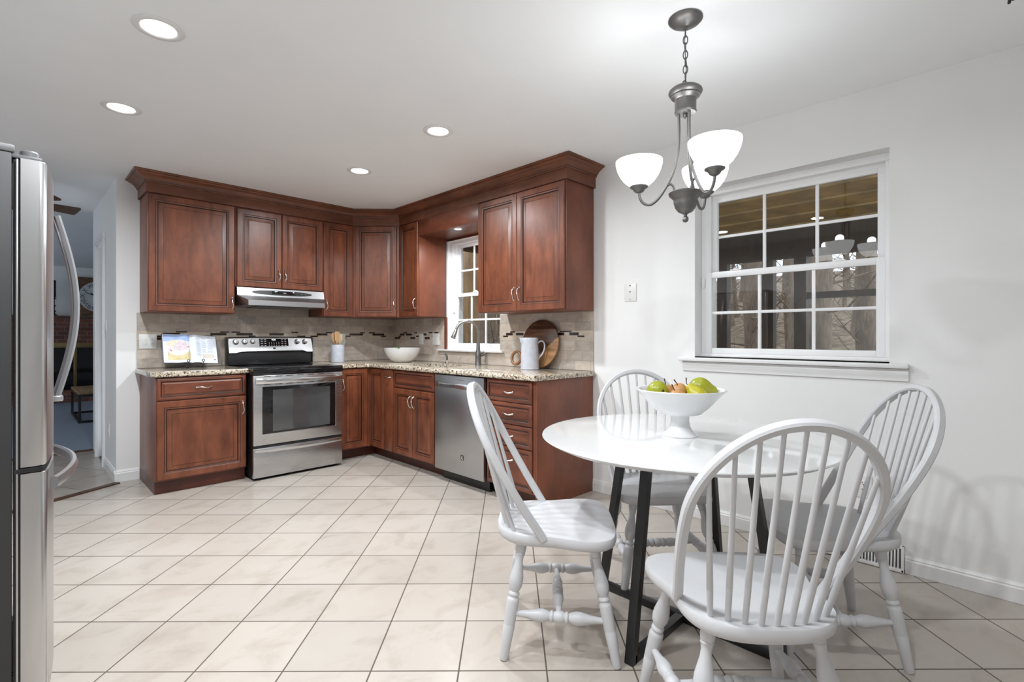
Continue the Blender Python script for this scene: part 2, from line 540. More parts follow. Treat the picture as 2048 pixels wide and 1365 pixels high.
def thing(name, label, cat, loc=(0, 0, 0), rotz=0.0, group=None, kind=None):
    o = bpy.data.objects.new(name, None)
    o.empty_display_size = 0.1
    C.objects.link(o)
    o.location = loc
    o.rotation_euler = (0, 0, rotz)
    return tag(o, label, cat, group, kind)

def children(o):
    return [c for c in bpy.data.objects if c.parent is o]

def copy_tree(o, parent=None):
    c = o.copy()
    C.objects.link(c)
    c.parent = parent
    for ch in children(o):
        copy_tree(ch, c)
    return c

def struct(name, mb, mat, parent=None, smooth=0, label=None, cat=None):
    o = mb.build(name, mat, parent, smooth=smooth)
    if parent is None:
        tag(o, label, cat, kind='structure')
    return o

def text(name, s, size, mat, parent, loc, rot, depth=0.0004):
    cu = bpy.data.curves.new(name, 'FONT')
    cu.body = s
    cu.size = size
    cu.extrude = depth
    cu.align_x = 'CENTER'
    cu.align_y = 'CENTER'
    cu.materials.append(M[mat])
    tmp = bpy.data.objects.new(name + '_outline', cu)
    me = bpy.data.meshes.new_from_object(tmp)
    me.name = name
    bpy.data.objects.remove(tmp)
    bpy.data.curves.remove(cu)
    o = bpy.data.objects.new(name, me)
    C.objects.link(o)
    o.parent = parent
    o.location = loc
    o.rotation_euler = rot
    return o

def arc(c, r, a0, a1, n, plane='xz'):
    out = []
    for i in range(n + 1):
        a = R(a0 + (a1 - a0) * i / n)
        p = (r * math.cos(a), r * math.sin(a))
        if plane == 'xz': out.append((c[0] + p[0], c[1], c[2] + p[1]))
        elif plane == 'xy': out.append((c[0] + p[0], c[1] + p[1], c[2]))
        else: out.append((c[0], c[1] + p[0], c[2] + p[1]))
    return out

def spline(pts, n=6, closed=False):
    pts = [Vector(p) for p in pts]
    out = []
    m = len(pts)
    rng = range(m) if closed else range(m - 1)
    for i in rng:
        if closed:
            p0, p1, p2, p3 = pts[(i - 1) % m], pts[i], pts[(i + 1) % m], pts[(i + 2) % m]
        else:
            p0, p1, p2, p3 = pts[max(i - 1, 0)], pts[i], pts[i + 1], pts[min(i + 2, m - 1)]
        for k in range(n):
            t = k / n
            out.append(0.5 * ((2 * p1) + (p2 - p0) * t + (2 * p0 - 5 * p1 + 4 * p2 - p3) * t * t + (3 * p1 - p0 - 3 * p2 + p3) * t ** 3))
    if not closed: out.append(pts[-1])
    return out

# ------------------------------------------------------------------ setting
XW, YB, ZC = 3.15, 5.11, 2.465      # window wall, range wall, ceiling
W2 = (0.44, 1.463, 1.05, 2.142)     # dining window opening: y0 y1 z0 z1
W1 = (3.294, 4.08, 1.05, 2.144)     # sink window opening

struct('floor', MB().box((-1.1, -2.2, -0.10), (3.35, 5.2, 0.0)), 'floor')
struct('floor_hall', MB().prism([(-3.3, 2.93), (0.63, 5.105), (0.75, 5.105), (0.75, 6.72), (-3.3, 6.72)], -0.05, 0.002), 'floor_hall')
struct('floor_living', MB().box((-3.3, 6.72, -0.05), (3.2, 12.4, 0.004)), 'carpet')
d = Vector((0.395, 0.228, 0)).normalized(); q = Vector((-d.y, d.x, 0))
pa, pb = Vector((-0.9, 4.175, 0)), Vector((0.612, 5.048, 0))
struct('trim_1', MB().prism([(pa.x, pa.y), (pb.x, pb.y), ((pb + q * 0.05).x, (pb + q * 0.05).y), ((pa + q * 0.05).x, (pa + q * 0.05).y)], -0.01, 0.009), 'strip')
struct('trim_2', MB().box((-1.5, 6.68, -0.02), (0.68, 6.75, 0.012)), 'strip')
struct('ceiling', MB().box((-3.4, -2.3, ZC), (3.35, 12.6, ZC + 0.15)), 'ceiling')

wr = MB()
t0, t1 = XW, XW + 0.2
for (y0, y1, z0, z1) in [(-2.3, W2[0], 0, ZC), (W2[0], W2[1], 0, W2[2]), (W2[0], W2[1], W2[3], ZC), (W2[1], W1[0], 0, ZC),
                         (W1[0], W1[1], 0, W1[2]), (W1[0], W1[1], W1[3], ZC), (W1[1], 5.23, 0, ZC)]:
    wr.box((t0, y0, z0 - (0.05 if z0 == 0 else 0)), (t1, y1, z1))
struct('wall_right', wr, 'wall')
struct('wall_back', MB().box((0.594, YB, -0.05), (XW, YB + 0.12, ZC)), 'wall')
wh = MB()
for (y0, y1, z0) in [(YB + 0.12, 5.83, -0.05), (5.83, 6.32, 2.06), (6.32, 6.62, -0.05)]:
    wh.box((0.594, y0, z0), (0.714, y1, ZC))
struct('wall_hall', wh, 'wall')
struct('wall_closet', MB().box((1.5, 5.23, -0.05), (1.6, 6.62, ZC)), 'wall')
struct('wall_living', MB().box((0.594, 6.62, -0.05), (3.2, 6.72, ZC)), 'wall')
struct('wall_left', MB().box((-0.92, -2.3, -0.05), (-0.8, 3.25, ZC)), 'wall')
wp = MB()
for (x0, x1, z0, z1) in [(-3.4, -3.0, -0.05, ZC), (-3.0, -1.2, -0.05, 0.15), (-3.0, -1.2, 2.25, ZC), (-1.2, -0.8, -0.05, ZC)]:
    wp.box((x0, 3.25, z0), (x1, 3.37, z1))
struct('wall_passage', wp, 'wall')
struct('wall_front', MB().box((-0.8, -2.3, -0.05), (3.15, -2.2, ZC)), 'wall')
wl = MB()
for (y0, y1, z0, z1) in [(3.37, 7.4, -0.05, ZC), (7.4, 11.4, -0.05, 0.1), (7.4, 11.4, 2.3, ZC), (11.4, 13.3, -0.05, ZC)]:
    wl.box((-3.4, y0, z0), (-3.3, y1, z1))
struct('wall_outer', wl, 'wall')
struct('wall_far', MB().box((-3.3, 12.35, -0.05), (3.2, 12.5, ZC)), 'wall')
struct('wall_end', MB().box((3.2, 5.235, -0.05), (3.35, 12.5, ZC)), 'wall')

def baseboard(name, p0, p1, out, h=0.088, t=0.014):
    """moulded board from p0 to p1, 'out' is the room side"""
    p0, p1, out = Vector(p0), Vector(p1), Vector(out)
    prof = [(0, 0), (t, 0), (t, h * 0.72), (t * 0.72, h * 0.80), (t * 0.80, h * 0.86), (t * 0.45, h * 0.95), (t * 0.3, h), (0, h)]
    vs_, fs = [], []
    for p in (p0, p1):
        for a, z in prof:
            v = p + out * a
            vs_.append((v.x, v.y, z + 0.001))
    n = len(prof)
    for k in range(n):
        fs.append((k, (k + 1) % n, n + (k + 1) % n, n + k))
    fs += [tuple(range(n)), tuple(range(n, 2 * n))]
    struct(name, MB().add(vs_, fs), 'trim')
baseboard('baseboard_right', (XW, -2.2, 0), (XW, 0.376, 0), (-1, 0, 0))
baseboard('baseboard_window', (XW, 0.762, 0), (XW, 2.268, 0), (-1, 0, 0))
baseboard('baseboard_back', (0.58, YB, 0), (0.744, YB, 0), (0, -1, 0), 0.095)
baseboard('baseboard_hall', (0.594, YB - 0.012, 0), (0.594, 5.765, 0), (-1, 0, 0), 0.095)
baseboard('baseboard_front', (-0.8, -2.2, 0), (XW, -2.2, 0), (0, 1, 0))

# closet doorway in the hall wall: casing and jambs
dc = MB()
for (y0, y1) in [(5.765, 5.83), (6.32, 6.385)]:
    dc.box((0.576, y0, 0), (0.594, y1, 2.06), 0.004)
    dc.box((0.572, y0 + 0.012, 0), (0.58, y1 - 0.012, 2.06), 0.003)
dc.box((0.576, 5.765, 2.06), (0.594, 6.385, 2.125), 0.004)
dc.box((0.572, 5.765, 2.075), (0.58, 6.385, 2.112), 0.003)
dc.box((0.590, 5.83, 0), (0.72, 5.842, 2.06)).box((0.590, 6.308, 0), (0.72, 6.32, 2.06)).box((0.590, 5.83, 2.048), (0.72, 6.32, 2.06))
door = struct('door_1', dc, 'trim')
struct('trim_3', MB().box((0.60, 5.845, 0.0), (0.71, 6.305, 0.006)), 'strip')

# ------------------------------------------------------------------ windows (local: x along wall toward -Y, y into the wall, z up)
def sash(parent, name, x0, x1, z0, z1, y, stile, rail_b, rail_t, t=0.028, cols=3, rows=2):
    m = MB()
    m.box((x0, y, z0), (x0 + stile, y + t, z1), 0.003).box((x1 - stile, y, z0), (x1, y + t, z1), 0.003)
    m.box((x0 + stile, y, z0), (x1 - stile, y + t, z0 + rail_b), 0.003).box((x0 + stile, y, z1 - rail_t), (x1 - stile, y + t, z1), 0.003)
    gx0, gx1, gz0, gz1 = x0 + stile, x1 - stile, z0 + rail_b, z1 - rail_t
    w = 0.009
    for i in range(1, cols):
        x = gx0 + (gx1 - gx0) * i / cols
        m.box((x - w, y + 0.006, gz0), (x + w, y + t - 0.008, gz1), 0.003)
    for j in range(1, rows):
        z = gz0 + (gz1 - gz0) * j / rows
        m.box((gx0, y + 0.0072, z - w), (gx1, y + t - 0.0092, z + w), 0.003)
    s = m.build(name, 'vinyl', parent)
    MB().box((gx0 - 0.004, y + t * 0.5 - 0.001, gz0 - 0.004), (gx1 + 0.004, y + t * 0.5 + 0.001, gz1 + 0.004)).build('glass', 'pane', s, smooth=0)
    return s

# dining window
w2 = thing('window_2', None, None, (XW, W2[1], 0), R(-90), kind='structure')
wd = W2[1] - W2[0]
fr = MB()
for (x0, x1, z0, z1) in [(0, 0.05, W2[2] + 0.018, W2[3] - 0.04), (wd - 0.03, wd, W2[2] + 0.018, W2[3] - 0.04), (0, wd, W2[3] - 0.04, W2[3]), (0, wd, W2[2], W2[2] + 0.018)]:
    fr.box((x0, 0.100 if x0 == 0 and x1 < 0.1 else 0.086, z0), (x1, 0.19, z1), 0.003)
fr.box((0.05, 0.128, 2.084), (wd - 0.03, 0.19, 2.104), 0.002)
fr.box((0.05, 0.10, W2[2]), (0.062, 0.19, 2.10), 0.002)
fr.build('window_frame', 'vinyl', w2)
sash(w2, 'upper_sash', 0.055, wd - 0.032, 1.575, 2.092, 0.132, 0.038, 0.03, 0.035)
lower = sash(w2, 'lower_sash', 0.030, wd - 0.0305, 1.0685, 1.598, 0.092, 0.04, 0.035, 0.038)
lk = MB()
for x in (0.22, wd - 0.24):
    lk.box((x - 0.03, 0.09, 1.598), (x + 0.03, 0.115, 1.606), 0.002)
    lk.lathe([(0.014, 0), (0.016, 0.008), (0.008, 0.014)], 16, Matrix.Translation((x, 0.105, 1.604)))
lk.build('sash_lock', 'vinyl', w2)
MB().box((0.012, 0.08, 1.50), (0.028, 0.112, 1.56), 0.003).build('latch', 'vinyl', w2)
st = MB()
st.box((-0.096, -0.045, 1.019), (wd + 0.08, 0.0, 1.043), 0.006).box((0.0, 0.0, 1.019), (wd, 0.12, 1.0502), 0.0)
st.build('window_stool', 'trim', w2)
ap = MB()
prof = [(0, 0), (0.012, 0), (0.012, 0.02), (0.017, 0.028), (0.017, 0.045), (0.013, 0.052), (0.02, 0.060), (0, 0.062)]
vs_ = [(x, -a, 0.956 + z) for x in (-0.08, wd + 0.078) for a, z in prof]
n = len(prof)
ap.add(vs_, [(k, (k + 1) % n, n + (k + 1) % n, n + k) for k in range(n)] + [tuple(range(n)), tuple(range(n, 2 * n))])
ap.build('apron', 'trim', w2)

# sink window
w1 = thing('window_1', None, None, (XW, W1[1], 0), R(-90), kind='structure')
wd1 = W1[1] - W1[0]
fr = MB()
for (x0, x1, z0, z1) in [(0, 0.035, W1[2] + 0.02, W1[3] - 0.03), (wd1 - 0.02, wd1, W1[2] + 0.02, W1[3] - 0.03), (0, wd1, W1[3] - 0.03, W1[3]), (0, wd1, W1[2], W1[2] + 0.02)]:
    fr.box((x0, 0.03, z0), (x1, 0.16, z1), 0.003)
fr.box((0.035, 0.06, W1[2]), (0.055, 0.16, W1[3]), 0.002)
fr.build('window_frame', 'vinyl', w1)
sash(w1, 'upper_sash', 0.055, wd1 - 0.022, 1.58, 2.115, 0.085, 0.04, 0.03, 0.035)
sash(w1, 'lower_sash', 0.055, wd1 - 0.022, 1.07, 1.612, 0.052, 0.04, 0.04, 0.036)
MB().box((0.34, 0.045, 1.612), (0.40, 0.065, 1.622), 0.003).lathe([(0.012, 0), (0.014, 0.008), (0.006, 0.014)], 16, Matrix.Translation((0.37, 0.056, 1.62))).build('sash_lock', 'vinyl', w1)
MB().box((0.037, 0.030, 1.42), (0.052, 0.06, 1.50), 0.003).build('latch', 'vinyl', w1)
sm = MB().box((-0.135, -0.042, 1.029), (wd1 + 0.055, 0.0, 1.047), 0.004).box((0, -0.01, 1.029), (wd1, 0.06, 1.0505), 0)
sm.build('marble_stool', 'porcelain', w1)
struct('trim_4', MB().box((XW - 0.022, W1[1] + 0.001, 1.047), (XW - 0.001, W1[1] + 0.028, 1.374)), 'cherry')

# added window in the unseen outer wall, lets daylight into the living room
w3 = thing('added_window_3', None, None, (-3.3, 7.4, 0), R(90), kind='structure')
m = MB()
for (x0, x1, z0, z1) in [(0, 0.06, 0.1, 2.3), (3.94, 4.0, 0.1, 2.3), (1.97, 2.03, 0.1, 2.3), (0, 4, 0.1, 0.16), (0, 4, 2.24, 2.3)]:
    m.box((x0, 0.02, z0), (x1, 0.08, z1), 0.003)
m.build('window_frame', 'vinyl', w3)
MB().box((0.05, 0.049, 0.15), (3.95, 0.051, 2.25)).build('glass', 'pane', w3, smooth=0)

w4 = thing('added_window_4', None, None, (-1.2, 3.37, 0), R(180), kind='structure')  # unseen passage window, added to brighten the hall and fireplace side
m = MB()
for (x0, x1, z0, z1) in [(0, 0.06, 0.15, 2.25), (1.74, 1.8, 0.15, 2.25), (0.87, 0.93, 0.15, 2.25), (0, 1.8, 0.15, 0.21), (0, 1.8, 2.19, 2.25)]:
    m.box((x0, 0.02, z0), (x1, 0.08, z1), 0.003)
m.build('window_frame', 'vinyl', w4)
MB().box((0.05, 0.049, 0.20), (1.75, 0.051, 2.20)).build('glass', 'pane', w4, smooth=0)

# ------------------------------------------------------------------ backsplash (two walls)
def splash(name, L, z0, z1, loc, rotz, cuts, strips, label):
    """slab on a wall, local x along the wall, -y to the room"""
    t = thing(name, label, 'tile backsplash', loc, rotz)
    m = MB()
    for (x0, x1, a, b) in cuts:
        m.box((x0, -0.010, a), (x1, -0.0005, b))
    m.build('stone_tiles', 'splash', t, smooth=0)
    for (x0, x1, a, b) in cuts:
        if a < 1.0 and b > 1.3:
            MB().box((x0, -0.0106, 1.148), (x1, -0.0095, 1.225)).build('mosaic_band', 'mosaic_light', t, smooth=0)
    for (x0, x1, a, b) in strips:
        MB().box((x0, -0.0116, a), (x1, -0.0100, b)).build('mosaic_tile', 'mosaic', t, smooth=0)
    return t

def strips(L, seed, holes):
    rnd = random.Random(seed)
    rows = [(1.2125, 1.224), (1.188, 1.2105), (1.1735, 1.186), (1.149, 1.1715)]
    out = []
    x = 0.04
    while x < L - 0.12:
        order = rnd.choice([(0, 1, 2, 3), (3, 2, 1, 0), (0, 2, 1, 3), (1, 3, 0, 2)])
        for r in order:
            w = rnd.uniform(0.05, 0.085) if r in (0, 2) else rnd.uniform(0.08, 0.16)
            if x + w < L - 0.005 and not any(a - 0.005 < x + w and x < b + 0.005 for a, b in holes):
                out.append((x, x + w, *rows[r]))
            x += w * rnd.uniform(0.55, 0.9)
        x += rnd.uniform(0.0, 0.06)
    return out

BL = XW - 0.728
splash('backsplash', BL, 0.914, 1.374, (0.728, YB, 0), 0,
       [(0, 0.645, 0.915, 1.374), (0.645, 1.42, 0.80, 1.60), (1.42, BL - 0.0005, 0.915, 1.374)],
       strips(BL, 3, []), 'beige stone tile backsplash behind the stove with dark mosaic dashes')
SL = YB - 0.011 - 2.262
o1 = YB - 0.011
hx0, hx1 = o1 - 4.218, o1 - 3.236
wx0, wx1 = o1 - 4.11, o1 - 3.294
splash('backsplash', SL, 0.914, 1.374, (XW, o1, 0), R(-90),
       [(0, wx0, 0.915, 1.374), (wx0, wx1, 0.915, 1.028), (wx1, SL, 0.915, 1.374)],
       strips(SL, 8, [(wx0, wx1)]), 'beige stone tile backsplash around the sink window')

# ------------------------------------------------------------------ cabinets
def panel_door(parent, name, x0, z0, x1, z1, y=-0.02, frame=0.054, th=0.02, style='door'):
    """raised-panel front; front plane at local y, back at y+th"""
    if style == 'door':
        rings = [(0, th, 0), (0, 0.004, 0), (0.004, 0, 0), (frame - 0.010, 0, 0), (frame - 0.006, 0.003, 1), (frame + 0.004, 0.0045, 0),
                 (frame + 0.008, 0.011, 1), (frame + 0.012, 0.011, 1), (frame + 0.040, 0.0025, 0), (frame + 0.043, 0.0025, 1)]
    else:
        rings = [(0, th, 0), (0, 0.007, 0), (0.010, 0.001, 0), (0.014, 0, 0), (0.024, 0, 0), (0.028, 0.005, 1), (0.033, 0.007, 1), (0.036, 0.007, 0), (0.046, 0.002, 0), (0.048, 0.002, 1)]
    vs_, fs, mi = [], [], []
    for ins, dep, g in rings:
        for (sx, sz) in ((0, 0), (1, 0), (1, 1), (0, 1)):
            vs_.append((x0 + ins if sx == 0 else x1 - ins, y + dep, z0 + ins if sz == 0 else z1 - ins))
    for i in range(len(rings) - 1):
        for k in range(4):
            k2 = (k + 1) % 4
            fs.append((i * 4 + k, i * 4 + k2, (i + 1) * 4 + k2, (i + 1) * 4 + k))
            mi.append(rings[i + 1][2])
    e = (len(rings) - 1) * 4
    fs.append((e, e + 1, e + 2, e + 3)); mi.append(0)
    fs.append((0, 1, 2, 3)); mi.append(0)
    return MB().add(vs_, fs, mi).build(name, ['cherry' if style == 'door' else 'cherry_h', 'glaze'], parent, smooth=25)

_handle = {}
def pull(parent, x, z, y, vert=True, L=0.094):
    """arched cabinet pull with flared feet"""
    key = (vert, L)
    if key not in _handle:
        pts, rad = [], []
        n = 18
        for i in range(n + 1):
            t = i / n
            u = (t - 0.5) * L
            h = 0.024 * math.sin(PI * t) ** 0.55 + 0.001
            sway = 0.004 * math.sin(2 * PI * t)
            pts.append((sway, -h, u) if vert else (u, -h, sway))
            rad.append(0.0036 + 0.0030 * abs(2 * t - 1) ** 3 + 0.0016 * math.exp(-((t - 0.5) / 0.12) ** 2))
        m = MB().tube(pts, rad, 10)
        for s in (-1, 1):
            c = (0, -0.003, s * L * 0.5) if vert else (s * L * 0.5, -0.003, 0)
            m.sphere(c, 0.008, 10, 6, (0.9, 0.5, 1.15) if vert else (1.15, 0.5, 0.9))
        o = m.build('handle', 'nickel', parent, (x, y, z))
        _handle[key] = o
        return o
    o = _handle[key].copy()
    C.objects.link(o)
    o.parent = parent
    o.location = (x, y, z)
    return o

def cabinet(name, label, loc, rotz, w, z0, z1, depth, fronts, group, toe=True, ends=(False, False), toe_in=0.08, toe_y=None, frame_w=0.02):
    """local x along the front, y=0 face frame, +y to the wall"""
    t = thing(name, label, 'cabinet', loc, rotz, group)
    b = MB()
    b.box((0.0008, 0.0, z0), (w - 0.0008, depth, z1), 0.0015)
    b.build('body', 'cherry_side', t)
    if toe:
        ty = toe_in if toe_y is None else toe_y
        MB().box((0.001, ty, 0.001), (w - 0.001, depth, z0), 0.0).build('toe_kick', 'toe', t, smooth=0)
    for f in fronts:
        kind, x0, a, x1, bz, hx, hz, hv = f
        d_ = panel_door(t, 'door' if kind == 'door' else ('drawer' if kind == 'drawer' else 'false_front'), x0, a, x1, bz,
                        style='door' if kind == 'door' else 'drawer')
        if hx is not None:
            pull(d_, hx, hz, -0.02, hv)
    return t

UB, UT = 1.376, 2.34                 # uppers
FYU, FXU = 4.772, 2.812              # face-frame planes of the uppers
FYB, FXB = 4.462, 2.502              # face-frame planes of the bases
g_up, g_lo = 'raised panel wall cabinets', 'raised panel base cabinets'
dU = YB - 0.011 - FYU
dUx = XW - 0.011 - FXU
dB = YB - 0.011 - FYB
dBx = XW - 0.011 - FXB
cabinet('wall_cabinet', 'cherry wall cabinet with one wide door, leftmost on the stove wall', (0.746, FYU, 0), 0, 0.622, UB, UT, dU,
        [('door', 0.006, UB + 0.003, 0.616, 2.302, 0.596, UB + 0.085, True)], g_up, toe=False)
cabinet('wall_cabinet', 'short cherry wall cabinet with two doors above the range hood', (1.370, FYU, 0), 0, 0.778, 1.614, UT, dU,
        [('door', 0.012, 1.617, 0.386, 2.297, 0.362, 1.742, True), ('door', 0.392, 1.617, 0.772, 2.297, 0.416, 1.742, True)], g_up, toe=False)
cabinet('wall_cabinet', 'narrow cherry wall cabinet right of the range hood', (2.150, FYU, 0), 0, 0.315, UB, UT, dU,
        [('door', 0.005, UB + 0.003, 0.308, 2.302, 0.03, UB + 0.115, True)], g_up, toe=False)
# corner cabinet: pentagon body with a diagonal front
cx0, cy0 = 2.467, FYU
cx1, cy1 = FXU, 4.437
t = thing('wall_cabinet', 'diagonal cherry corner wall cabinet above the white bowl', 'cabinet', (cx0, cy0, 0), math.atan2(cy1 - cy0, cx1 - cx0), g_up)
inv = Matrix.Rotation(-t.rotation_euler.z, 4, 'Z') @ Matrix.Translation((-cx0, -cy0, 0))
poly = [inv @ Vector((x, y, 0)) for x, y in [(cx0, cy0), (cx1, cy1), (XW - 0.011, cy1), (XW - 0.011, YB - 0.011), (cx0, YB - 0.011)]]
MB().prism([(p.x, p.y) for p in poly], UB, UT).build('body', 'cherry_side', t, smooth=0)
dl = math.hypot(cx1 - cx0, cy1 - cy0)
dd = panel_door(t, 'door', 0.03, UB + 0.003, dl - 0.03, 2.302)
pull(dd, dl - 0.052, UB + 0.125, -0.02)
cabinet('wall_cabinet', 'narrow cherry wall cabinet left of the sink window', (FXU, 4.435, 0), R(-90), 0.345, UB, UT, dUx,
        [('door', 0.006, UB + 0.003, 0.338, 2.302, 0.30, UB + 0.125, True)], g_up, toe=False)
cabinet('wall_cabinet', 'cherry wall cabinet with two tall doors right of the sink window', (FXU, 3.206, 0), R(-90), 0.948, UB, UT, dUx,
        [('door', 0.006, UB + 0.003, 0.462, 2.302, 0.436, UB + 0.135, True), ('door', 0.466, UB + 0.003, 0.940, 2.302, 0.492, UB + 0.135, True)], g_up, toe=False)
# board and soffit over the sink window
t = thing('valance', 'cherry valance board bridging the cabinets above the sink window', 'valance', (FXU - 0.012, 4.0895, 0), R(-90))
VL = 4.0895 - 3.2065
MB().box((0.0, 0.0, 2.158), (VL, 0.02, 2.3095), 0.001).build('front_board', 'cherry_h', t)
MB().box((0.0, 0.02, 2.162), (VL, XW - 0.002 - FXU + 0.012, 2.18), 0.001).build('soffit_panel', 'cherry_h', t)
MB().box((0.001, XW - 0.012 - FXU + 0.012, 2.145), (VL - 0.001, XW - 0.001 - FXU + 0.012, 2.1615), 0.0).build('back_panel', 'cherry_h', t)

# base cabinets
cabinet('base_cabinet', 'cherry base cabinet with one drawer and one door left of the stove', (0.746, FYB, 0), 0, 0.620, 0.10, 0.876, dB,
        [('drawer', 0.006, 0.703, 0.612, 0.868, 0.309, 0.785, False), ('door', 0.006, 0.112, 0.614, 0.693, 0.588, 0.60, True)], g_lo, toe_y=0.04)
bt = MB().box((0.745, FYB + 0.03, 0.001), (0.7455, FYB + 0.05, 0.02))
# corner unit, two door wings
t = thing('base_cabinet', 'cherry corner base cabinet with two narrow doors right of the stove', 'cabinet', (2.152, FYB, 0), 0, g_lo)
ox, oy = 2.152, FYB
m = MB()
poly = [(2.152, FYB), (2.4995, FYB), (FXB, FYB - 0.002), (FXB, 4.203), (XW - 0.011, 4.203), (XW - 0.011, YB - 0.011), (2.152, YB - 0.011)]
MB().prism([(x - ox, y - oy) for x, y in poly], 0.10, 0.876).build('body', 'cherry_side', t, smooth=0)
poly = [(2.153, FYB + 0.08), (FXB + 0.08, FYB + 0.08), (FXB + 0.08, 4.204), (XW - 0.012, 4.204), (XW - 0.012, YB - 0.012), (2.153, YB - 0.012)]
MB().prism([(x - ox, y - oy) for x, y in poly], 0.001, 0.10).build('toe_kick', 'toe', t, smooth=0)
d1 = panel_door(t, 'door', 0.018, 0.112, 0.300, 0.868)
pull(d1, 0.044, 0.72, -0.02)
d2 = panel_door(t, 'door', 0.0, 0.112, 0.262, 0.868)
d2.location = (FXB - ox, FYB - 0.022 - oy + 0.022, 0)
d2.rotation_euler = (0, 0, R(-90))
d2.location = (FXB - ox, 4.468 - oy, 0)
cabinet('base_cabinet', 'very narrow cherry pull-out base cabinet beside the sink doors', (FXB, 4.201, 0), R(-90), 0.160, 0.10, 0.876, dBx, [], g_lo)
po = bpy.data.objects['base_cabinet.002']
pd = MB().box((0.003, -0.02, 0.112), (0.157, 0.0, 0.868), 0.003).build('door', 'cherry', po)
pull(pd, 0.08, 0.80, -0.02, False)
sinkcab = cabinet('base_cabinet', 'cherry sink base cabinet with two doors under a plain false drawer', (FXB, 4.039, 0), R(-90), 0.652, 0.10, 0.70, dBx,
        [('false', 0.010, 0.716, 0.632, 0.868, None, None, None), ('door', 0.004, 0.112, 0.312, 0.703, 0.288, 0.60, True), ('door', 0.318, 0.112, 0.632, 0.703, 0.342, 0.60, True)], g_lo)
MB().box((0.0008, 0.0, 0.70), (0.6512, 0.02, 0.876)).box((0.0008, 0.02, 0.70), (0.02, dBx, 0.876)).box((0.632, 0.02, 0.70), (0.6512, dBx, 0.876)).build('front_rail', 'cherry_side', sinkcab, smooth=0)
cabinet('base_cabinet', 'cherry base cabinet with a stack of four drawers at the counter end', (FXB, 2.764, 0), R(-90), 0.484, 0.10, 0.876, dBx,
        [('drawer', 0.014, 0.715, 0.466, 0.868, 0.24, 0.785, False), ('drawer', 0.014, 0.560, 0.466, 0.709, 0.24, 0.632, False),
         ('drawer', 0.014, 0.402, 0.466, 0.554, 0.24, 0.478, False), ('drawer', 0.014, 0.112, 0.466, 0.396, 0.24, 0.31, False)], g_lo)
dr = bpy.data.objects['base_cabinet.004']
MB().box((0.4845, 0.0, 0.001), (0.4985, dBx, 0.876), 0.001).build('end_panel', 'cherry_side', dr)

# crown moulding, one run on three walls
def crown():
    t = thing('crown_molding', 'cherry crown molding running along the tops of all wall cabinets', 'crown molding')
    zb = 2.310
    # path (cabinet face line), outward offset handled by mitring
    P = [(0.746, YB - 0.001), (0.746, FYU), (2.467, FYU), (FXU, 4.437), (FXU, 2.258), (XW - 0.001, 2.258)]
    def offs(dist):
        out = []
        n = len(P)
        for i in range(n):
            p = Vector((*P[i], 0))
            nrm = []
            for a, b in ((i - 1, i), (i, i + 1)):
                if a >= 0 and b < n:
                    dv = Vector((P[b][0] - P[a][0], P[b][1] - P[a][1], 0)).normalized()
                    nrm.append(Vector((dv.y, -dv.x, 0)) * -1)
            if len(nrm) == 1:
                o = p + nrm[0] * dist
            else:
                bis = (nrm[0] + nrm[1]).normalized()
                o = p + bis * dist / bis.dot(nrm[0])
            out.append(o)
        return out
    def run(name, prof, mat, mi=None):
        rows = [[(q_.x, q_.y, z) for q_ in offs(-dist)] for dist, z in prof]
        vs_ = [p for r in rows for p in r]
        n = len(P)
        fs, ms = [], []
        for i in range(len(prof) - 1):
            for k in range(n - 1):
                fs.append((i * n + k, i * n + k + 1, (i + 1) * n + k + 1, (i + 1) * n + k)); ms.append(mi[i] if mi else 0)
        MB().add(vs_, fs, ms).build(name, mat, t, smooth=30)
    run('frieze', [(0.0, zb), (0.010, zb), (0.012, zb + 0.003), (0.012, 2.392), (0.0, 2.392)], ['crown', 'glaze'], [1, 0, 0, 0])
    run('crown', [(0.012, 2.388), (0.020, 2.390), (0.024, 2.397), (0.024, 2.402), (0.030, 2.408), (0.040, 2.422), (0.056, 2.434), (0.070, 2.440), (0.076, 2.447), (0.090, 2.450), (0.094, 2.456), (0.094, 2.4642), (0.0, 2.4642)],
        ['crown', 'glaze'], [0, 0, 1, 0, 0, 0, 0, 0, 0, 0, 0, 0])
crown()

# ------------------------------------------------------------------ worktops
m = MB()
def rnd_poly(pts, radii, n=6):
    out = []
    k = len(pts)
    for i in range(k):
        p = Vector((*pts[i], 0)); a = Vector((*pts[i - 1], 0)); b = Vector((*pts[(i + 1) % k], 0))
        r = radii[i]
        if r <= 0:
            out.append((p.x, p.y)); continue
        p0 = p + (a - p).normalized() * r
        p1 = p + (b - p).normalized() * r
        for j in range(n + 1):
            t_ = j / n
            v = p0 * (1 - t_) ** 2 + p * 2 * t_ * (1 - t_) + p1 * t_ ** 2
            out.append((v.x, v.y))
    return out
c1p = rnd_poly([(0.715, 4.425), (1.372, 4.425), (1.372, YB - 0.0115), (0.715, YB - 0.0115)], [0.05, 0, 0, 0.0])
o = MB().prism(c1p, 0.8775, 0.914, bev=0.009).build('countertop', 'granite')
tag(o, 'short speckled granite countertop under the open cookbook', 'countertop')
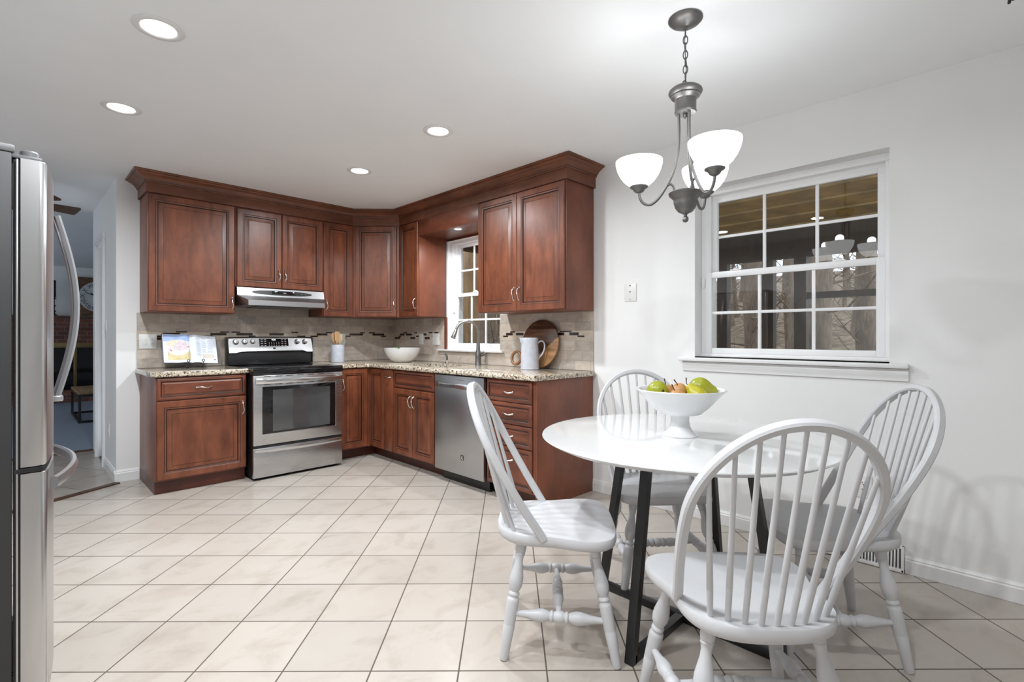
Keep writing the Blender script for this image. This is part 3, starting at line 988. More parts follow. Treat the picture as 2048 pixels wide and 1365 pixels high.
# long L-shaped top with the sink opening
outer = rnd_poly([(2.146, 4.425), (2.452, 4.425), (2.452, 2.238), (XW - 0.0115, 2.238), (XW - 0.0115, YB - 0.0115), (2.146, YB - 0.0115)], [0, 0.03, 0.04, 0.01, 0, 0])
SX0, SX1, SY0, SY1 = 2.585, 2.985, 3.455, 3.985
hole = rnd_poly([(SX0, SY0), (SX1, SY0), (SX1, SY1), (SX0, SY1)], [0.10, 0.16, 0.16, 0.10], 8)
def slab_with_hole(outer, hole, z0, z1, bev):
    bm = bmesh.new()
    def loop(pts, z):
        v = [bm.verts.new((x, y, z)) for x, y in pts]
        return v, [bm.edges.new((v[i], v[(i + 1) % len(v)])) for i in range(len(v))]
    def inset(pts, dd):
        out = []
        k = len(pts)
        for i in range(k):
            a, p, b = Vector(pts[i - 1]), Vector(pts[i]), Vector(pts[(i + 1) % k])
            e1, e2 = (p - a).normalized(), (b - p).normalized()
            n1, n2 = Vector((-e1.y, e1.x)), Vector((-e2.y, e2.x))
            bis = (n1 + n2).normalized()
            out.append(tuple(p + bis * dd / max(0.3, bis.dot(n1))))
        return out
    area = sum(outer[i - 1][0] * outer[i][1] - outer[i][0] * outer[i - 1][1] for i in range(len(outer)))
    sgn = 1 if area > 0 else -1
    rings = [(bev, z0), (bev * 0.3, z0 + bev * 0.3), (0, z0 + bev), (0, z1 - bev), (bev * 0.3, z1 - bev * 0.3), (bev, z1)]
    vs_all = [[bm.verts.new((x, y, z)) for x, y in inset(outer, sgn * i)] for i, z in rings]
    k = len(outer)
    for a, b in zip(vs_all, vs_all[1:]):
        for i in range(k):
            bm.faces.new((a[i], a[(i + 1) % k], b[(i + 1) % k], b[i]))
    hv = [[bm.verts.new((x, y, z)) for x, y in hole] for z in (z0, z1)]
    h = len(hole)
    for i in range(h):
        bm.faces.new((hv[0][i], hv[0][(i + 1) % h], hv[1][(i + 1) % h], hv[1][i]))
    for top, hh in ((vs_all[-1], hv[1]), (vs_all[0], hv[0])):
        ed = []
        for lst in (top, hh):
            for i in range(len(lst)):
                e = bm.edges.get((lst[i], lst[(i + 1) % len(lst)]))
                ed.append(e)
        bmesh.ops.triangle_fill(bm, edges=ed, use_beauty=True, use_dissolve=False)
    bm.verts.index_update()
    mm = MB().add([v.co.copy() for v in bm.verts], [[v.index for v in f.verts] for f in bm.faces])
    bm.free()
    return mm
o = slab_with_hole(outer, hole, 0.8775, 0.914, 0.009).build('countertop', 'granite')
tag(o, 'long L-shaped speckled granite countertop around the sink', 'countertop')
# undermount sink
hole2 = rnd_poly([(SX0 - 0.008, SY0 - 0.008), (SX1 + 0.008, SY0 - 0.008), (SX1 + 0.008, SY1 + 0.008), (SX0 - 0.008, SY1 + 0.008)], [0.10, 0.16, 0.16, 0.10], 8)
sk = MB()
k = len(hole2)
ctr = Vector(((SX0 + SX1) / 2, (SY0 + SY1) / 2))
rg = []
for s, z in ((1.04, 0.8765), (1.0, 0.8765), (0.985, 0.80), (0.97, 0.73), (0.90, 0.715)):
    rg.append([(ctr.x + (x - ctr.x) * s, ctr.y + (y - ctr.y) * s, z) for x, y in hole2])
vs_ = [p for r in rg for p in r]
fs = [(i * k + j, i * k + (j + 1) % k, (i + 1) * k + (j + 1) % k, (i + 1) * k + j) for i in range(len(rg) - 1) for j in range(k)]
fs.append(tuple((len(rg) - 1) * k + j for j in range(k)))
st_ = thing('sink', 'undermount stainless kitchen sink set in the long countertop', 'sink', (ctr.x, ctr.y, 0.72))
sk.add([(x - ctr.x, y - ctr.y, z - 0.72) for x, y, z in vs_], fs)
sk.build('basin', 'steel', st_)
MB().lathe([(0.04, 0), (0.042, 0.003), (0.03, 0.004), (0.0, 0.002)], 24, Matrix.Translation((0, 0, -0.004))).build('drain', 'nickel', st_)

# faucet
fx, fy = 3.045, 3.487
t = thing('faucet', 'brushed nickel gooseneck pull-down faucet behind the sink', 'faucet', (fx, fy, 0.9142))
MB().lathe([(0.029, 0), (0.029, 0.004), (0.027, 0.008), (0.0265, 0.075), (0.027, 0.098), (0.022, 0.112), (0.0185, 0.15), (0.0155, 0.205), (0.0145, 0.212)], 28).build('base', 'pewter', t)
dv = Vector((-0.80, 0.60, 0)).normalized()
pts = [(0, 0, 0.21), (0, 0, 0.28)]
rr = 0.102
for i in range(0, 15):
    a = PI * i / 14 * 0.92
    pts.append(tuple(dv * (rr - rr * math.cos(a)) + Vector((0, 0, 0.302 + rr * math.sin(a)))))
MB().tube([Vector(p) for p in pts], 0.0125, 16).build('spout', 'faucet_nickel', t)
e1 = Vector(pts[-1]); e0 = Vector(pts[-2]); td = (e1 - e0).normalized()
sp = MB().between(e1, e1 + td * 0.085, [(0, 0.0125), (0.05, 0.0145), (0.5, 0.0175), (0.92, 0.022), (1.0, 0.021)], 24)
sp.build('spray_head', 'faucet_nickel', t)
MB().between(e1 + td * 0.085, e1 + td * 0.087, [(0, 0.018), (1, 0.017)], 20).build('spray_face', 'black_plastic', t)
MB().tube([(0.024, -0.008, 0.085), (0.045, -0.016, 0.09), (0.075, -0.03, 0.115), (0.085, -0.034, 0.13)], [0.010, 0.009, 0.0075, 0.007], 12).build('lever', 'pewter', t)
t = thing('soap_dispenser', 'small curved pewter soap pump behind the sink', 'soap dispenser', (3.045, 3.955, 0.9142))
MB().lathe([(0.022, 0), (0.022, 0.004), (0.014, 0.012), (0.011, 0.03)], 20).build('base', 'nickel', t)
MB().tube(spline([(0, 0, 0.028), (0, 0, 0.05), (-0.004, 0.002, 0.075), (-0.02, 0.01, 0.092), (-0.05, 0.025, 0.093), (-0.062, 0.03, 0.086)], 5), [0.012 - 0.00025 * i for i in range(26)], 14).build('pump_spout', 'pewter', t)

# ------------------------------------------------------------------ dishwasher
t = thing('dishwasher', 'stainless dishwasher with a bar handle between sink and drawers', 'dishwasher', (FXB, 3.382, 0), R(-90))
DW = 0.612
MB().box((0.003, 0.012, 0.09), (DW - 0.003, 0.60, 0.872)).build('tub', 'black_plastic', t, smooth=0)
dd = MB().box((0.003, -0.028, 0.095), (DW - 0.003, 0.012, 0.868), 0.005).build('door', 'steel_dw', t)
MB().box((0.02, 0.05, 0.002), (DW - 0.02, 0.40, 0.09)).build('toe_plate', 'black_plastic', t, smooth=0)
hp = []
for i in range(17):
    u = i / 16
    hp.append((0.03 + u * (DW - 0.06), -0.030 - 0.028 * math.sin(PI * u) ** 0.6, 0.79))
MB().sweep(hp, [(-0.006, -0.019), (0.006, -0.019), (0.009, 0), (0.006, 0.019), (-0.006, 0.019)], (0, 0, 1)).build('bar_handle', 'steel_bright', dd)
def emblem(parent, x, y, z, s):
    e = MB()
    e.box((x - s, y - 0.0008, z - s * 1.15), (x + s, y, z + s * 1.15), 0.0)
    e.build('emblem_plate', 'black_plastic', parent, smooth=0)
    g = MB()
    for a, b in (((-0.55, -0.9), (-0.25, 0.9)), ((-0.25, 0.35), (0.75, 0.9)), ((-0.2, 0.1), (0.75, 0.25)), ((-0.15, -0.2), (0.75, -0.85))):
        p0, p1 = Vector((x + a[0] * s, y - 0.001, z + a[1] * s)), Vector((x + b[0] * s, y - 0.001, z + b[1] * s))
        g.tube([p0, p1], 0.13 * s, 6)
    g.build('emblem_mark', 'steel_bright', parent)
emblem(dd, 0.36, -0.0285, 0.235, 0.017)
MB().box((0.30, -0.0288, 0.835), (0.38, -0.028, 0.840)).build('maker_line', 'gray_plastic', dd, smooth=0)

# ------------------------------------------------------------------ range
RX, RY, RW = 1.379, 4.335, 0.760
t = thing('range', 'freestanding stainless electric stove between the base cabinets', 'stove', (RX, RY, 0))
MB().box((0.004, 0.035, 0.02), (RW - 0.004, 0.735, 0.895)).box((0.03, 0.06, 0.001), (0.06, 0.09, 0.03)).box((RW - 0.06, 0.06, 0.001), (RW - 0.03, 0.09, 0.03)).build('body', 'black_plastic', t, smooth=0)
m = MB().box((0.0, 0.0, 0.285), (RW, 0.035, 0.858), 0.006)
od = m.build('oven_door', 'steel', t)
MB().box((0.068, -0.003, 0.375), (RW - 0.068, 0.001, 0.765), 0.003).build('window_border', 'black_glass', od)
MB().box((0.15, -0.0042, 0.393), (RW - 0.12, -0.003, 0.735), 0.0).build('oven_window', 'oven_pane', od, smooth=0)
fp = MB()
for (x0, x1, z0, z1) in [(0.062, 0.068, 0.37, 0.77), (RW - 0.068, RW - 0.062, 0.37, 0.77), (0.062, RW - 0.062, 0.365, 0.371)]:
    fp.box((x0, -0.004, z0), (x1, 0.001, z1), 0.001)
fp.build('window_trim', 'steel_bright', od)
hp = []
for i in range(21):
    u = i / 20
    hp.append((0.016 + u * (RW - 0.032), -0.016 - 0.036 * math.sin(PI * u) ** 0.45, 0.815))
MB().sweep(hp, [(-0.007, -0.022), (0.007, -0.022), (0.011, -0.008), (0.011, 0.010), (0.007, 0.022), (-0.007, 0.022)], (0, 0, 1)).build('handle', 'steel_bright', od)
for i in range(7):
    x = 0.08 + i * 0.09
    for z in (0.846, 0.780):
        MB().box((x, -0.0012, z), (x + 0.055, 0.001, z + 0.005)).build('vent_slot', 'black_plastic', od, smooth=0)
MB().box((0.0, 0.006, 0.266), (RW, 0.035, 0.281)).build('gap_seal', 'black_plastic', t, smooth=0)
# storage drawer with an overhanging pull lip
dm = MB().box((0.0, 0.0, 0.022), (RW, 0.035, 0.264), 0.006)
dr_ = dm.build('storage_drawer', 'steel', t)
lp = []
for i in range(17):
    u = i / 16
    lp.append((0.012 + u * (RW - 0.024), -0.004 - 0.012 * math.sin(PI * u) ** 0.5, 0.243 - 0.010 * math.sin(PI * u)))
MB().sweep(lp, [(-0.006, -0.017), (0.004, -0.010), (0.006, 0.0), (0.004, 0.018), (-0.006, 0.018)], (0, 0, 1)).build('drawer_lip', 'steel_bright', dr_)
# cooktop
ct = MB().box((-0.004, -0.004, 0.862), (RW + 0.004, 0.70, 0.916), 0.006).build('cooktop', 'black_glass', t)
bn = MB()
for (x, y, r) in [(0.19, 0.19, 0.11), (0.57, 0.18, 0.09), (0.19, 0.48, 0.08), (0.57, 0.47, 0.11), (0.38, 0.5, 0.05)]:
    bn.add([(x + (r if k % 2 else r - 0.003) * math.cos(PI * (k // 2) / 20), y + (r if k % 2 else r - 0.003) * math.sin(PI * (k // 2) / 20), 0.9163) for k in range(80)],
           [((2 * k) % 80, (2 * k + 1) % 80, (2 * k + 3) % 80, (2 * k + 2) % 80) for k in range(40)])
bn.build('burner_rings', 'gray_plastic', ct, smooth=0)
# backguard
MB().box((0.0, 0.665, 0.9165), (RW, 0.735, 1.042), 0.004).build('backguard_base', 'black_plastic', t)
bgm = MB()
sec = [(0.635, 1.034), (0.650, 1.073), (0.672, 1.164), (0.690, 1.178), (0.735, 1.178), (0.735, 1.034)]
xs = [0.0, 0.02, 0.06, 0.10, 0.25, 0.5, 0.66, 0.70, 0.74, RW]
rows = []
for x in xs:
    u = abs(x / RW - 0.5) * 2
    dropz = 0.006 * u ** 2
    up = 0.0 if u > 0.74 else 0.014
    rows.append([(x, sec[0][0], sec[0][1] - 0.006 + up)] + [(x, y, z - (dropz if z > 1.1 else 0)) for y, z in sec[1:-1]] + [(x, sec[-1][0], sec[-1][1] + up)])
vs_ = [p for r in rows for p in r]
n = len(sec)
fs = [(i * n + k, i * n + (k + 1) % n, (i + 1) * n + (k + 1) % n, (i + 1) * n + k) for i in range(len(rows) - 1) for k in range(n)]
fs += [tuple(range(n)), tuple((len(rows) - 1) * n + k for k in range(n))]
bgd = bgm.add(vs_, fs).build('control_panel', 'steel_panel', t, smooth=30)
for x0, x1 in ((-0.0095, -0.0005), (RW + 0.0005, RW + 0.0095)):
    MB().box((x0, 0.655, 0.9165), (x1, 0.737, 1.172), 0.003).build('side_cap', 'black_plastic', t)
tilt = math.atan2(0.672 - 0.650, 1.164 - 1.073)
def on_panel(x, z):
    return Vector((x, 0.650 + (z - 1.073) * math.tan(tilt), z))
pm = Matrix.Rotation(-tilt, 4, 'X')
for (x, z, r) in [(0.062, 1.128, 0.021), (0.137, 1.129, 0.021), (0.205, 1.130, 0.018), (0.615, 1.128, 0.020), (0.690, 1.127, 0.020)]:
    mm = Matrix.Translation(on_panel(x, z)) @ pm @ Matrix.Rotation(R(90), 4, 'X')
    kn = MB().lathe([(r * 1.08, 0.0), (r * 1.1, 0.004), (r, 0.006), (r * 0.94, 0.020), (r * 0.88, 0.023), (0.0, 0.0235)], 24, mm)
    kn.box((-0.004, -r * 0.95, 0.02), (0.004, r * 0.95, 0.030), 0.002, mat=mm @ Matrix.Rotation(R(20), 4, 'Z'))
    kn.build('knob', 'steel_bright', t)
    MB().lathe([(r * 1.28, 0.0), (r * 1.28, 0.0012), (r * 1.08, 0.0016)], 24, mm, cap=False).build('knob_ring', 'black_plastic', t)
dz0, dz1 = 1.086, 1.158
dp = MB()
c0, c1, c2, c3 = on_panel(0.262, dz0), on_panel(0.528, dz0), on_panel(0.528, dz1), on_panel(0.262, dz1)
off = Vector((0, -0.002, 0))
dp.add([c0, c1, c2, c3, c0 + off, c1 + off, c2 + off, c3 + off], [(4, 5, 6, 7), (0, 1, 5, 4), (1, 2, 6, 5), (2, 3, 7, 6), (3, 0, 4, 7)])
disp = dp.build('display', 'black_glass', t, smooth=0)
text('clock_digits', '9:24', 0.021, 'digits', disp, on_panel(0.392, 1.146) + Vector((0, -0.0028, 0)), (R(90) - tilt, 0, 0))
lg = MB()
for x in (0.285, 0.315, 0.47, 0.50):
    for z in (1.092, 1.112, 1.130, 1.147):
        p = on_panel(x, z); lg.box((p.x - 0.008, p.y - 0.0026, p.z - 0.0015), (p.x + 0.008, p.y - 0.0018, p.z + 0.0015))
for x in (0.35, 0.372, 0.394, 0.416, 0.438):
    for z in (1.092, 1.108, 1.121):
        p = on_panel(x, z); lg.box((p.x - 0.002, p.y - 0.0026, p.z - 0.002), (p.x + 0.002, p.y - 0.0018, p.z + 0.002))
lg.build('button_legends', 'legend', disp, smooth=0)
ep = thing('tmp', None, None)
bpy.data.objects.remove(ep)
eb = MB()
pz = Vector((0.392, 0.6445, 1.062))
eb.box((pz.x - 0.011, pz.y - 0.002, pz.z - 0.011), (pz.x + 0.011, pz.y + 0.004, pz.z + 0.011), 0.001)
eo = eb.build('emblem', 'black_plastic', t)
g = MB()
for a, b in (((-0.55, -0.8), (-0.25, 0.8)), ((-0.25, 0.35), (0.75, 0.8)), ((-0.2, 0.1), (0.75, 0.2)), ((-0.15, -0.2), (0.75, -0.75))):
    g.tube([pz + Vector((a[0] * 0.01, -0.003, a[1] * 0.01)), pz + Vector((b[0] * 0.01, -0.003, b[1] * 0.01))], 0.0012, 6)
g.build('emblem_mark', 'steel_bright', eo)

# ------------------------------------------------------------------ range hood
HX, HW = 1.374, 0.770
t = thing('range_hood', 'stainless under-cabinet range hood with a black oval control strip', 'range hood', (HX, YB - 0.011, 1.44))
yf = 4.735 - (YB - 0.011)      # front of the upper band
yl = 4.600 - (YB - 0.011)      # front lip
m = MB()
A = [(0, yf, 0.168), (HW, yf, 0.168), (HW, yf - 0.012, 0.098), (0, yf - 0.012, 0.098)]
Bl = [(0.05, yl, 0.052), (HW - 0.05, yl, 0.052)]
D = [(0.05, yl - 0.002, 0.008), (HW - 0.05, yl - 0.002, 0.008)]
K = [(0, 0, 0.168), (HW, 0, 0.168), (0, 0, 0.008), (HW, 0, 0.008)]
m.add(A + Bl + D + K, [(0, 1, 2, 3), (3, 2, 5, 4), (4, 5, 7, 6), (0, 1, 9, 8), (8, 9, 11, 10), (0, 3, 10, 8), (1, 2, 11, 9), (3, 4, 6, 10), (2, 5, 7, 11), (6, 7, 11, 10)])
m.build('canopy', 'steel_panel', t, smooth=0)
ov = MB()
pts = []
for k in range(40):
    a = 2 * PI * k / 40
    x = HW * 0.5 + 0.265 * math.copysign(abs(math.cos(a)) ** 0.8, math.cos(a))
    z = 0.133 + 0.021 * math.copysign(abs(math.sin(a)) ** 0.9, math.sin(a))
    pts.append((x, z))
def hy(z): return yf - 0.012 * (0.168 - z) / 0.07
vs_ = [(x, hy(z) - 0.004, z) for x, z in pts] + [(x, hy(z) + 0.002, z) for x, z in pts]
ov.add(vs_, [tuple(range(40))] + [(k, (k + 1) % 40, 40 + (k + 1) % 40, 40 + k) for k in range(40)])
ovo = ov.build('control_strip', 'black_plastic', t, smooth=0)
MB().box((HW * 0.5 - 0.10, yf - 0.0145, 0.121), (HW * 0.5 + 0.11, yf - 0.009, 0.148), 0.003).build('lamp_cover', 'black_glass', ovo)
MB().box((HW * 0.5 + 0.0, yf - 0.0155, 0.131), (HW * 0.5 + 0.025, yf - 0.0145, 0.138)).box((HW * 0.5 + 0.16, yf - 0.014, 0.130), (HW * 0.5 + 0.172, yf - 0.011, 0.136)).box((HW * 0.5 + 0.20, yf - 0.014, 0.129), (HW * 0.5 + 0.212, yf - 0.011, 0.135)).build('button', 'steel_bright', ovo, smooth=0)
MB().box((0.16, -0.40, 0.0), (0.60, -0.08, 0.0075), 0.002).build('filter', 'gray_plastic', t)

# ------------------------------------------------------------------ fridge
def fridge():
    y0, y1 = 2.10, 3.00
    t = thing('refrigerator', 'stainless french door refrigerator with a dark gray side', 'refrigerator', (-0.74, y0, 0))
    ox, oy = -0.74, y0
    def P(x, y, z): return (x - ox, y - oy, z)
    MB().box(P(-0.74, y0 + 0.004, 0.03), P(0.0, y1 - 0.004, 1.728), 0.004).build('body', 'fridge_side', t)
    MB().box(P(-0.74, y0, 1.7285), P(0.006, y1, 1.752), 0.006).build('top_cap', 'gray_plastic', t)
    MB().box(P(-0.72, y0 + 0.03, 0.001), P(-0.02, y1 - 0.03, 0.03)).build('base', 'black_plastic', t, smooth=0)
    ym = (y0 + y1) / 2
    def front(y):
        u = (y - ym) / (y1 - y0) * 2
        return 0.074 + 0.034 * (1 - u * u)
    def slab(ya, yb, za, zb, name):
        n = 16
        vs_, fs = [], []
        r = 0.012
        ys = [ya + (yb - ya) * i / n for i in range(n + 1)]
        zs = [za, za + 0.004, zb - 0.004, zb]
        def xf(y, z):
            e = min(y - ya, yb - y)
            cut = 0.010 * max(0.0, 1 - e / 0.012) ** 2 + (0.004 if z in (za, zb) else 0)
            return front(y) - cut
        ys = [ya, ya + 0.004, ya + 0.012] + ys[1:-1] + [yb - 0.012, yb - 0.004, yb]
        for z in zs:
            for y in ys:
                vs_.append(P(xf(y, z), y, z))
        k = len(ys)
        for i in range(3):
            for j in range(k - 1):
                fs.append((i * k + j, i * k + j + 1, (i + 1) * k + j + 1, (i + 1) * k + j))
        b0 = len(vs_)
        for z in (za, zb):
            for y in (ya, yb):
                vs_.append(P(0.018, y, z))
        lo = list(range(k)); hi = [3 * k + j for j in range(k)]
        fs.append(tuple(lo + [b0 + 1, b0])); fs.append(tuple(hi + [b0 + 3, b0 + 2]))
        fs.append((0, k, 2 * k, 3 * k, b0 + 2, b0)); fs.append((k - 1, 2 * k - 1, 3 * k - 1, 4 * k - 1, b0 + 3, b0 + 1))
        fs.append((b0, b0 + 1, b0 + 3, b0 + 2))
        return MB().add(vs_, fs).build(name, 'steel_z', t, smooth=40)
    da = slab(y0, ym - 0.003, 0.785, 1.715, 'door')
    db = slab(ym + 0.003, y1, 0.785, 1.715, 'door')
    dr = slab(y0, y1, 0.06, 0.765, 'freezer_drawer')
    MB().box(P(0.003, y0 + 0.01, 0.06), P(0.018, y1 - 0.01, 1.71)).build('door_gasket', 'black_plastic', t, smooth=0)
    MB().box(P(0.008, y0 - 0.002, 0.06), P(0.013, y0 + 0.004, 1.71), 0.001).build('edge_trim', 'steel_z', t)
    hg = MB().box(P(-0.005, y0 + 0.01, 1.7155), P(0.066, y0 + 0.09, 1.7275), 0.003)
    hg.lathe([(0.022, 0), (0.022, 0.016), (0.018, 0.02)], 20, Matrix.Translation(P(0.038, y0 + 0.04, 1.727)))
    hg.build('hinge_cover', 'gray_plastic', t)
    mh = MB().box(P(0.004, y0 - 0.003, 0.768), P(0.07, y0 + 0.05, 0.782), 0.002)
    mh.lathe([(0.012, -0.012), (0.012, 0.012)], 16, Matrix.Translation(P(0.045, y0 + 0.015, 0.775)))
    mh.build('center_hinge', 'black_plastic', t)
    for dpar, yy in ((da, ym - 0.045), (db, ym + 0.045)):
        pts = []
        n = 24
        for i in range(n + 1):
            u = i / n
            pts.append(P(front(yy) + 0.006 + 0.058 * math.sin(PI * (0.02 + 0.96 * u)), yy, 0.955 + u * 0.67))
        m = MB().sweep(pts, [(-0.010, -0.013), (-0.004, -0.016), (0.006, -0.013), (0.010, 0.0), (0.006, 0.013), (-0.004, 0.016), (-0.010, 0.013)], (0, 1, 0))
        for z in (0.945,):
            m.box(P(front(yy) - 0.004, yy - 0.017, z - 0.006), P(front(yy) + 0.028, yy + 0.017, z + 0.016), 0.005)
        m.build('handle', 'handle_silver', dpar)
    pts = []
    n = 28
    for i in range(n + 1):
        u = i / n
        y = y0 + 0.09 + u * 0.74
        pts.append(P(front(y) + 0.004 + 0.056 * math.sin(PI * (0.03 + 0.94 * u)) ** 0.8, y, 0.708))
    MB().sweep(pts, [(-0.010, -0.014), (-0.004, -0.020), (0.006, -0.016), (0.010, 0.0), (0.006, 0.016), (-0.004, 0.020), (-0.010, 0.014)], (0, 0, 1)).build('handle', 'handle_silver', dr)
fridge()

# ------------------------------------------------------------------ ceiling downlights
def area_light(name, parent, loc, watts, size, spread=170, col=(0.92, 0.965, 1.0)):
    ld = bpy.data.lights.new(name, 'AREA')
    ld.shape = 'DISK'
    ld.size = size
    ld.energy = watts
    ld.color = col
    ld.spread = R(spread)
    lo = bpy.data.objects.new(name, ld)
    C.objects.link(lo)
    lo.parent = parent
    lo.location = loc
    return lo

def downlight():
    t = thing('recessed_downlight', '', 'ceiling light', (0, 0, ZC), 0, 'recessed ceiling downlights')
    MB().lathe([(0.093, -0.0005), (0.094, -0.003), (0.090, -0.006), (0.068, -0.007), (0.062, -0.0035), (0.060, -0.0005)], 40, cap=False).build('trim_ring', 'trim', t)
    MB().lathe([(0.061, -0.0008), (0.061, -0.0035), (0.055, -0.005), (0.0, -0.0055)], 40).build('lens', 'lens', t)
    area_light('lamp', t, (0, 0, -0.009), CAN_W, 0.11)
    return t
proto = downlight()
cans = [((0.432, 2.512), 'largest lit recessed ceiling light, nearest the top left corner'),
        ((0.434, 3.535), 'lit recessed ceiling light above the refrigerator edge, second from the left wall'),
        ((1.882, 2.535), 'lit recessed ceiling light above the middle of the kitchen floor'),
        ((1.905, 3.575), 'smallest lit recessed ceiling light, nearest the corner cabinets'),
        ((0.432, 1.49), 'recessed ceiling light out of view between camera and refrigerator'),
        ((0.432, 0.47), 'recessed ceiling light out of view straight above the camera')]
for i, ((x, y), lab) in enumerate(cans):
    o = proto if i == 0 else copy_tree(proto)
    o.location = (x, y, ZC)
    o['label'] = lab
t = thing('puck_light', 'small round lit puck light under the valance above the sink', 'ceiling light', (2.865, 3.56, 2.1617))
MB().lathe([(0.040, 0), (0.040, -0.008), (0.034, -0.010), (0.030, -0.008)], 28, cap=False).build('trim_ring', 'trim', t)
MB().lathe([(0.034, -0.001), (0.034, -0.007), (0.0, -0.010)], 28).build('lens', 'lens', t)
area_light('lamp', t, (0, 0, -0.013), PUCK_W, 0.06)

# ------------------------------------------------------------------ chandelier
def chandelier():
    t = thing('chandelier', 'pewter chandelier with three lit white glass bowls hanging over the table', 'chandelier', (1.926, 0.934, 0))
    MB().lathe([(0.066, ZC - 0.0005), (0.067, ZC - 0.006), (0.060, ZC - 0.014), (0.045, ZC - 0.024), (0.022, ZC - 0.030), (0.012, ZC - 0.034), (0.010, ZC - 0.044), (0.0, ZC - 0.046)], 40).build('ceiling_canopy', 'pewter', t)
    ch = MB()
    z = ZC - 0.042
    i = 0
    zb = 2.215
    nl = 7
    step = (z - zb) / nl
    for i in range(nl):
        zc = z - step * (i + 0.5)
        ang = R(90 * (i % 2) + 20)
        pts = []
        for k in range(20):
            a = 2 * PI * k / 20
            u, v = 0.0085 * math.cos(a), (step * 0.60) * math.sin(a)
            pts.append((u * math.cos(ang), u * math.sin(ang), zc + v))
        ch.tube(pts, 0.0023, 8, closed=True)
    ch.tube([(0.004, 0.003, ZC - 0.04), (-0.004, 0.002, 2.35), (0.004, -0.003, 2.28), (0, 0, 2.19)], 0.0018, 8)
    ch.build('chain', 'pewter', t)
    MB().tube(arc((0, 0, 2.188), 0.024, 0, 180, 14, 'xz'), 0.0028, 10).build('hanging_loop', 'pewter', t)
    hub = [(0.0, 2.190), (0.030, 2.188), (0.055, 2.182), (0.064, 2.174), (0.066, 2.166), (0.062, 2.158), (0.054, 2.153), (0.055, 2.149), (0.050, 2.144), (0.047, 2.140), (0.042, 2.136), (0.041, 2.094), (0.043, 2.088), (0.040, 2.082), (0.0, 2.080)]
    hm = MB().lathe(hub, 40)
    for k in range(44):
        a = 2 * PI * k / 44
        hm.sphere((0.0545 * math.cos(a), 0.0545 * math.sin(a), 2.151), 0.0034, 6, 4)
    hm.lathe([(0.009, 2.081), (0.010, 2.072), (0.007, 2.064), (0.0, 2.060)], 16)
    hm.build('hub', 'pewter', t)
    low = [(0.0, 1.758), (0.050, 1.760), (0.062, 1.763), (0.066, 1.759), (0.063, 1.750), (0.050, 1.738), (0.046, 1.732), (0.046, 1.720), (0.040, 1.700), (0.028, 1.684), (0.012, 1.676), (0.007, 1.672), (0.006, 1.666), (0.0115, 1.660), (0.0125, 1.651), (0.008, 1.643), (0.0, 1.640)]
    MB().lathe(low, 40).build('lower_cup', 'pewter', t)
    rS = 0.182
    for ad in (-75, 45, 165):
        # camera frame (R to the right, F away) -> world
        rr_, ff = math.cos(R(ad)), math.sin(R(ad))
        dx, dy = (ff + rr_) / math.sqrt(2), (ff - rr_) / math.sqrt(2)
        def Q(r, z): return Vector((dx * r, dy * r, z))
        path = spline([Q(0.026, 2.085), Q(0.025, 2.0), Q(0.030, 1.92), Q(0.046, 1.85), Q(0.075, 1.79), Q(0.105, 1.745), Q(0.135, 1.722), Q(0.162, 1.728), Q(0.178, 1.752), Q(rS, 1.782)], 6)
        MB().tube(path, 0.0058, 12).build('arm', 'pewter', t)
        sc = spline([Q(0.073, 1.793), Q(0.058, 1.800), Q(0.046, 1.790), Q(0.041, 1.772), Q(0.040, 1.758)], 6)
        MB().tube(sc, 0.0048, 10).build('scroll', 'pewter', t)
        MB().lathe([(0.0, -0.004), (0.012, -0.002), (0.020, 0.004), (0.024, 0.012), (0.030, 0.016), (0.036, 0.020), (0.037, 0.024), (0.030, 0.026)], 28, Matrix.Translation(Q(rS, 1.776))).build('bulb_holder', 'pewter', t)
        prof = [(0.026, 0.0), (0.045, 0.008), (0.063, 0.024), (0.078, 0.046), (0.088, 0.068), (0.0935, 0.090), (0.0945, 0.104), (0.0925, 0.104), (0.0905, 0.088), (0.085, 0.067), (0.075, 0.046), (0.060, 0.026), (0.043, 0.011), (0.024, 0.004)]
        MB().lathe(prof, 48, Matrix.Translation(Q(rS, 1.800)), cap=False).build('glass_shade', 'shade', t, smooth=60)
        MB().sphere(Q(rS, 1.86), 0.024, 16, 10, (1, 1, 1.25)).build('bulb', 'lens', t)
        ld = bpy.data.lights.new('bulb_light', 'POINT')
        ld.energy = BULB_W
        ld.color = (0.93, 0.97, 1.0)
        ld.shadow_soft_size = 0.03
        lo = bpy.data.objects.new('bulb_light', ld)
        C.objects.link(lo)
        lo.parent = t
        lo.location = Q(rS, 1.93)
chandelier()

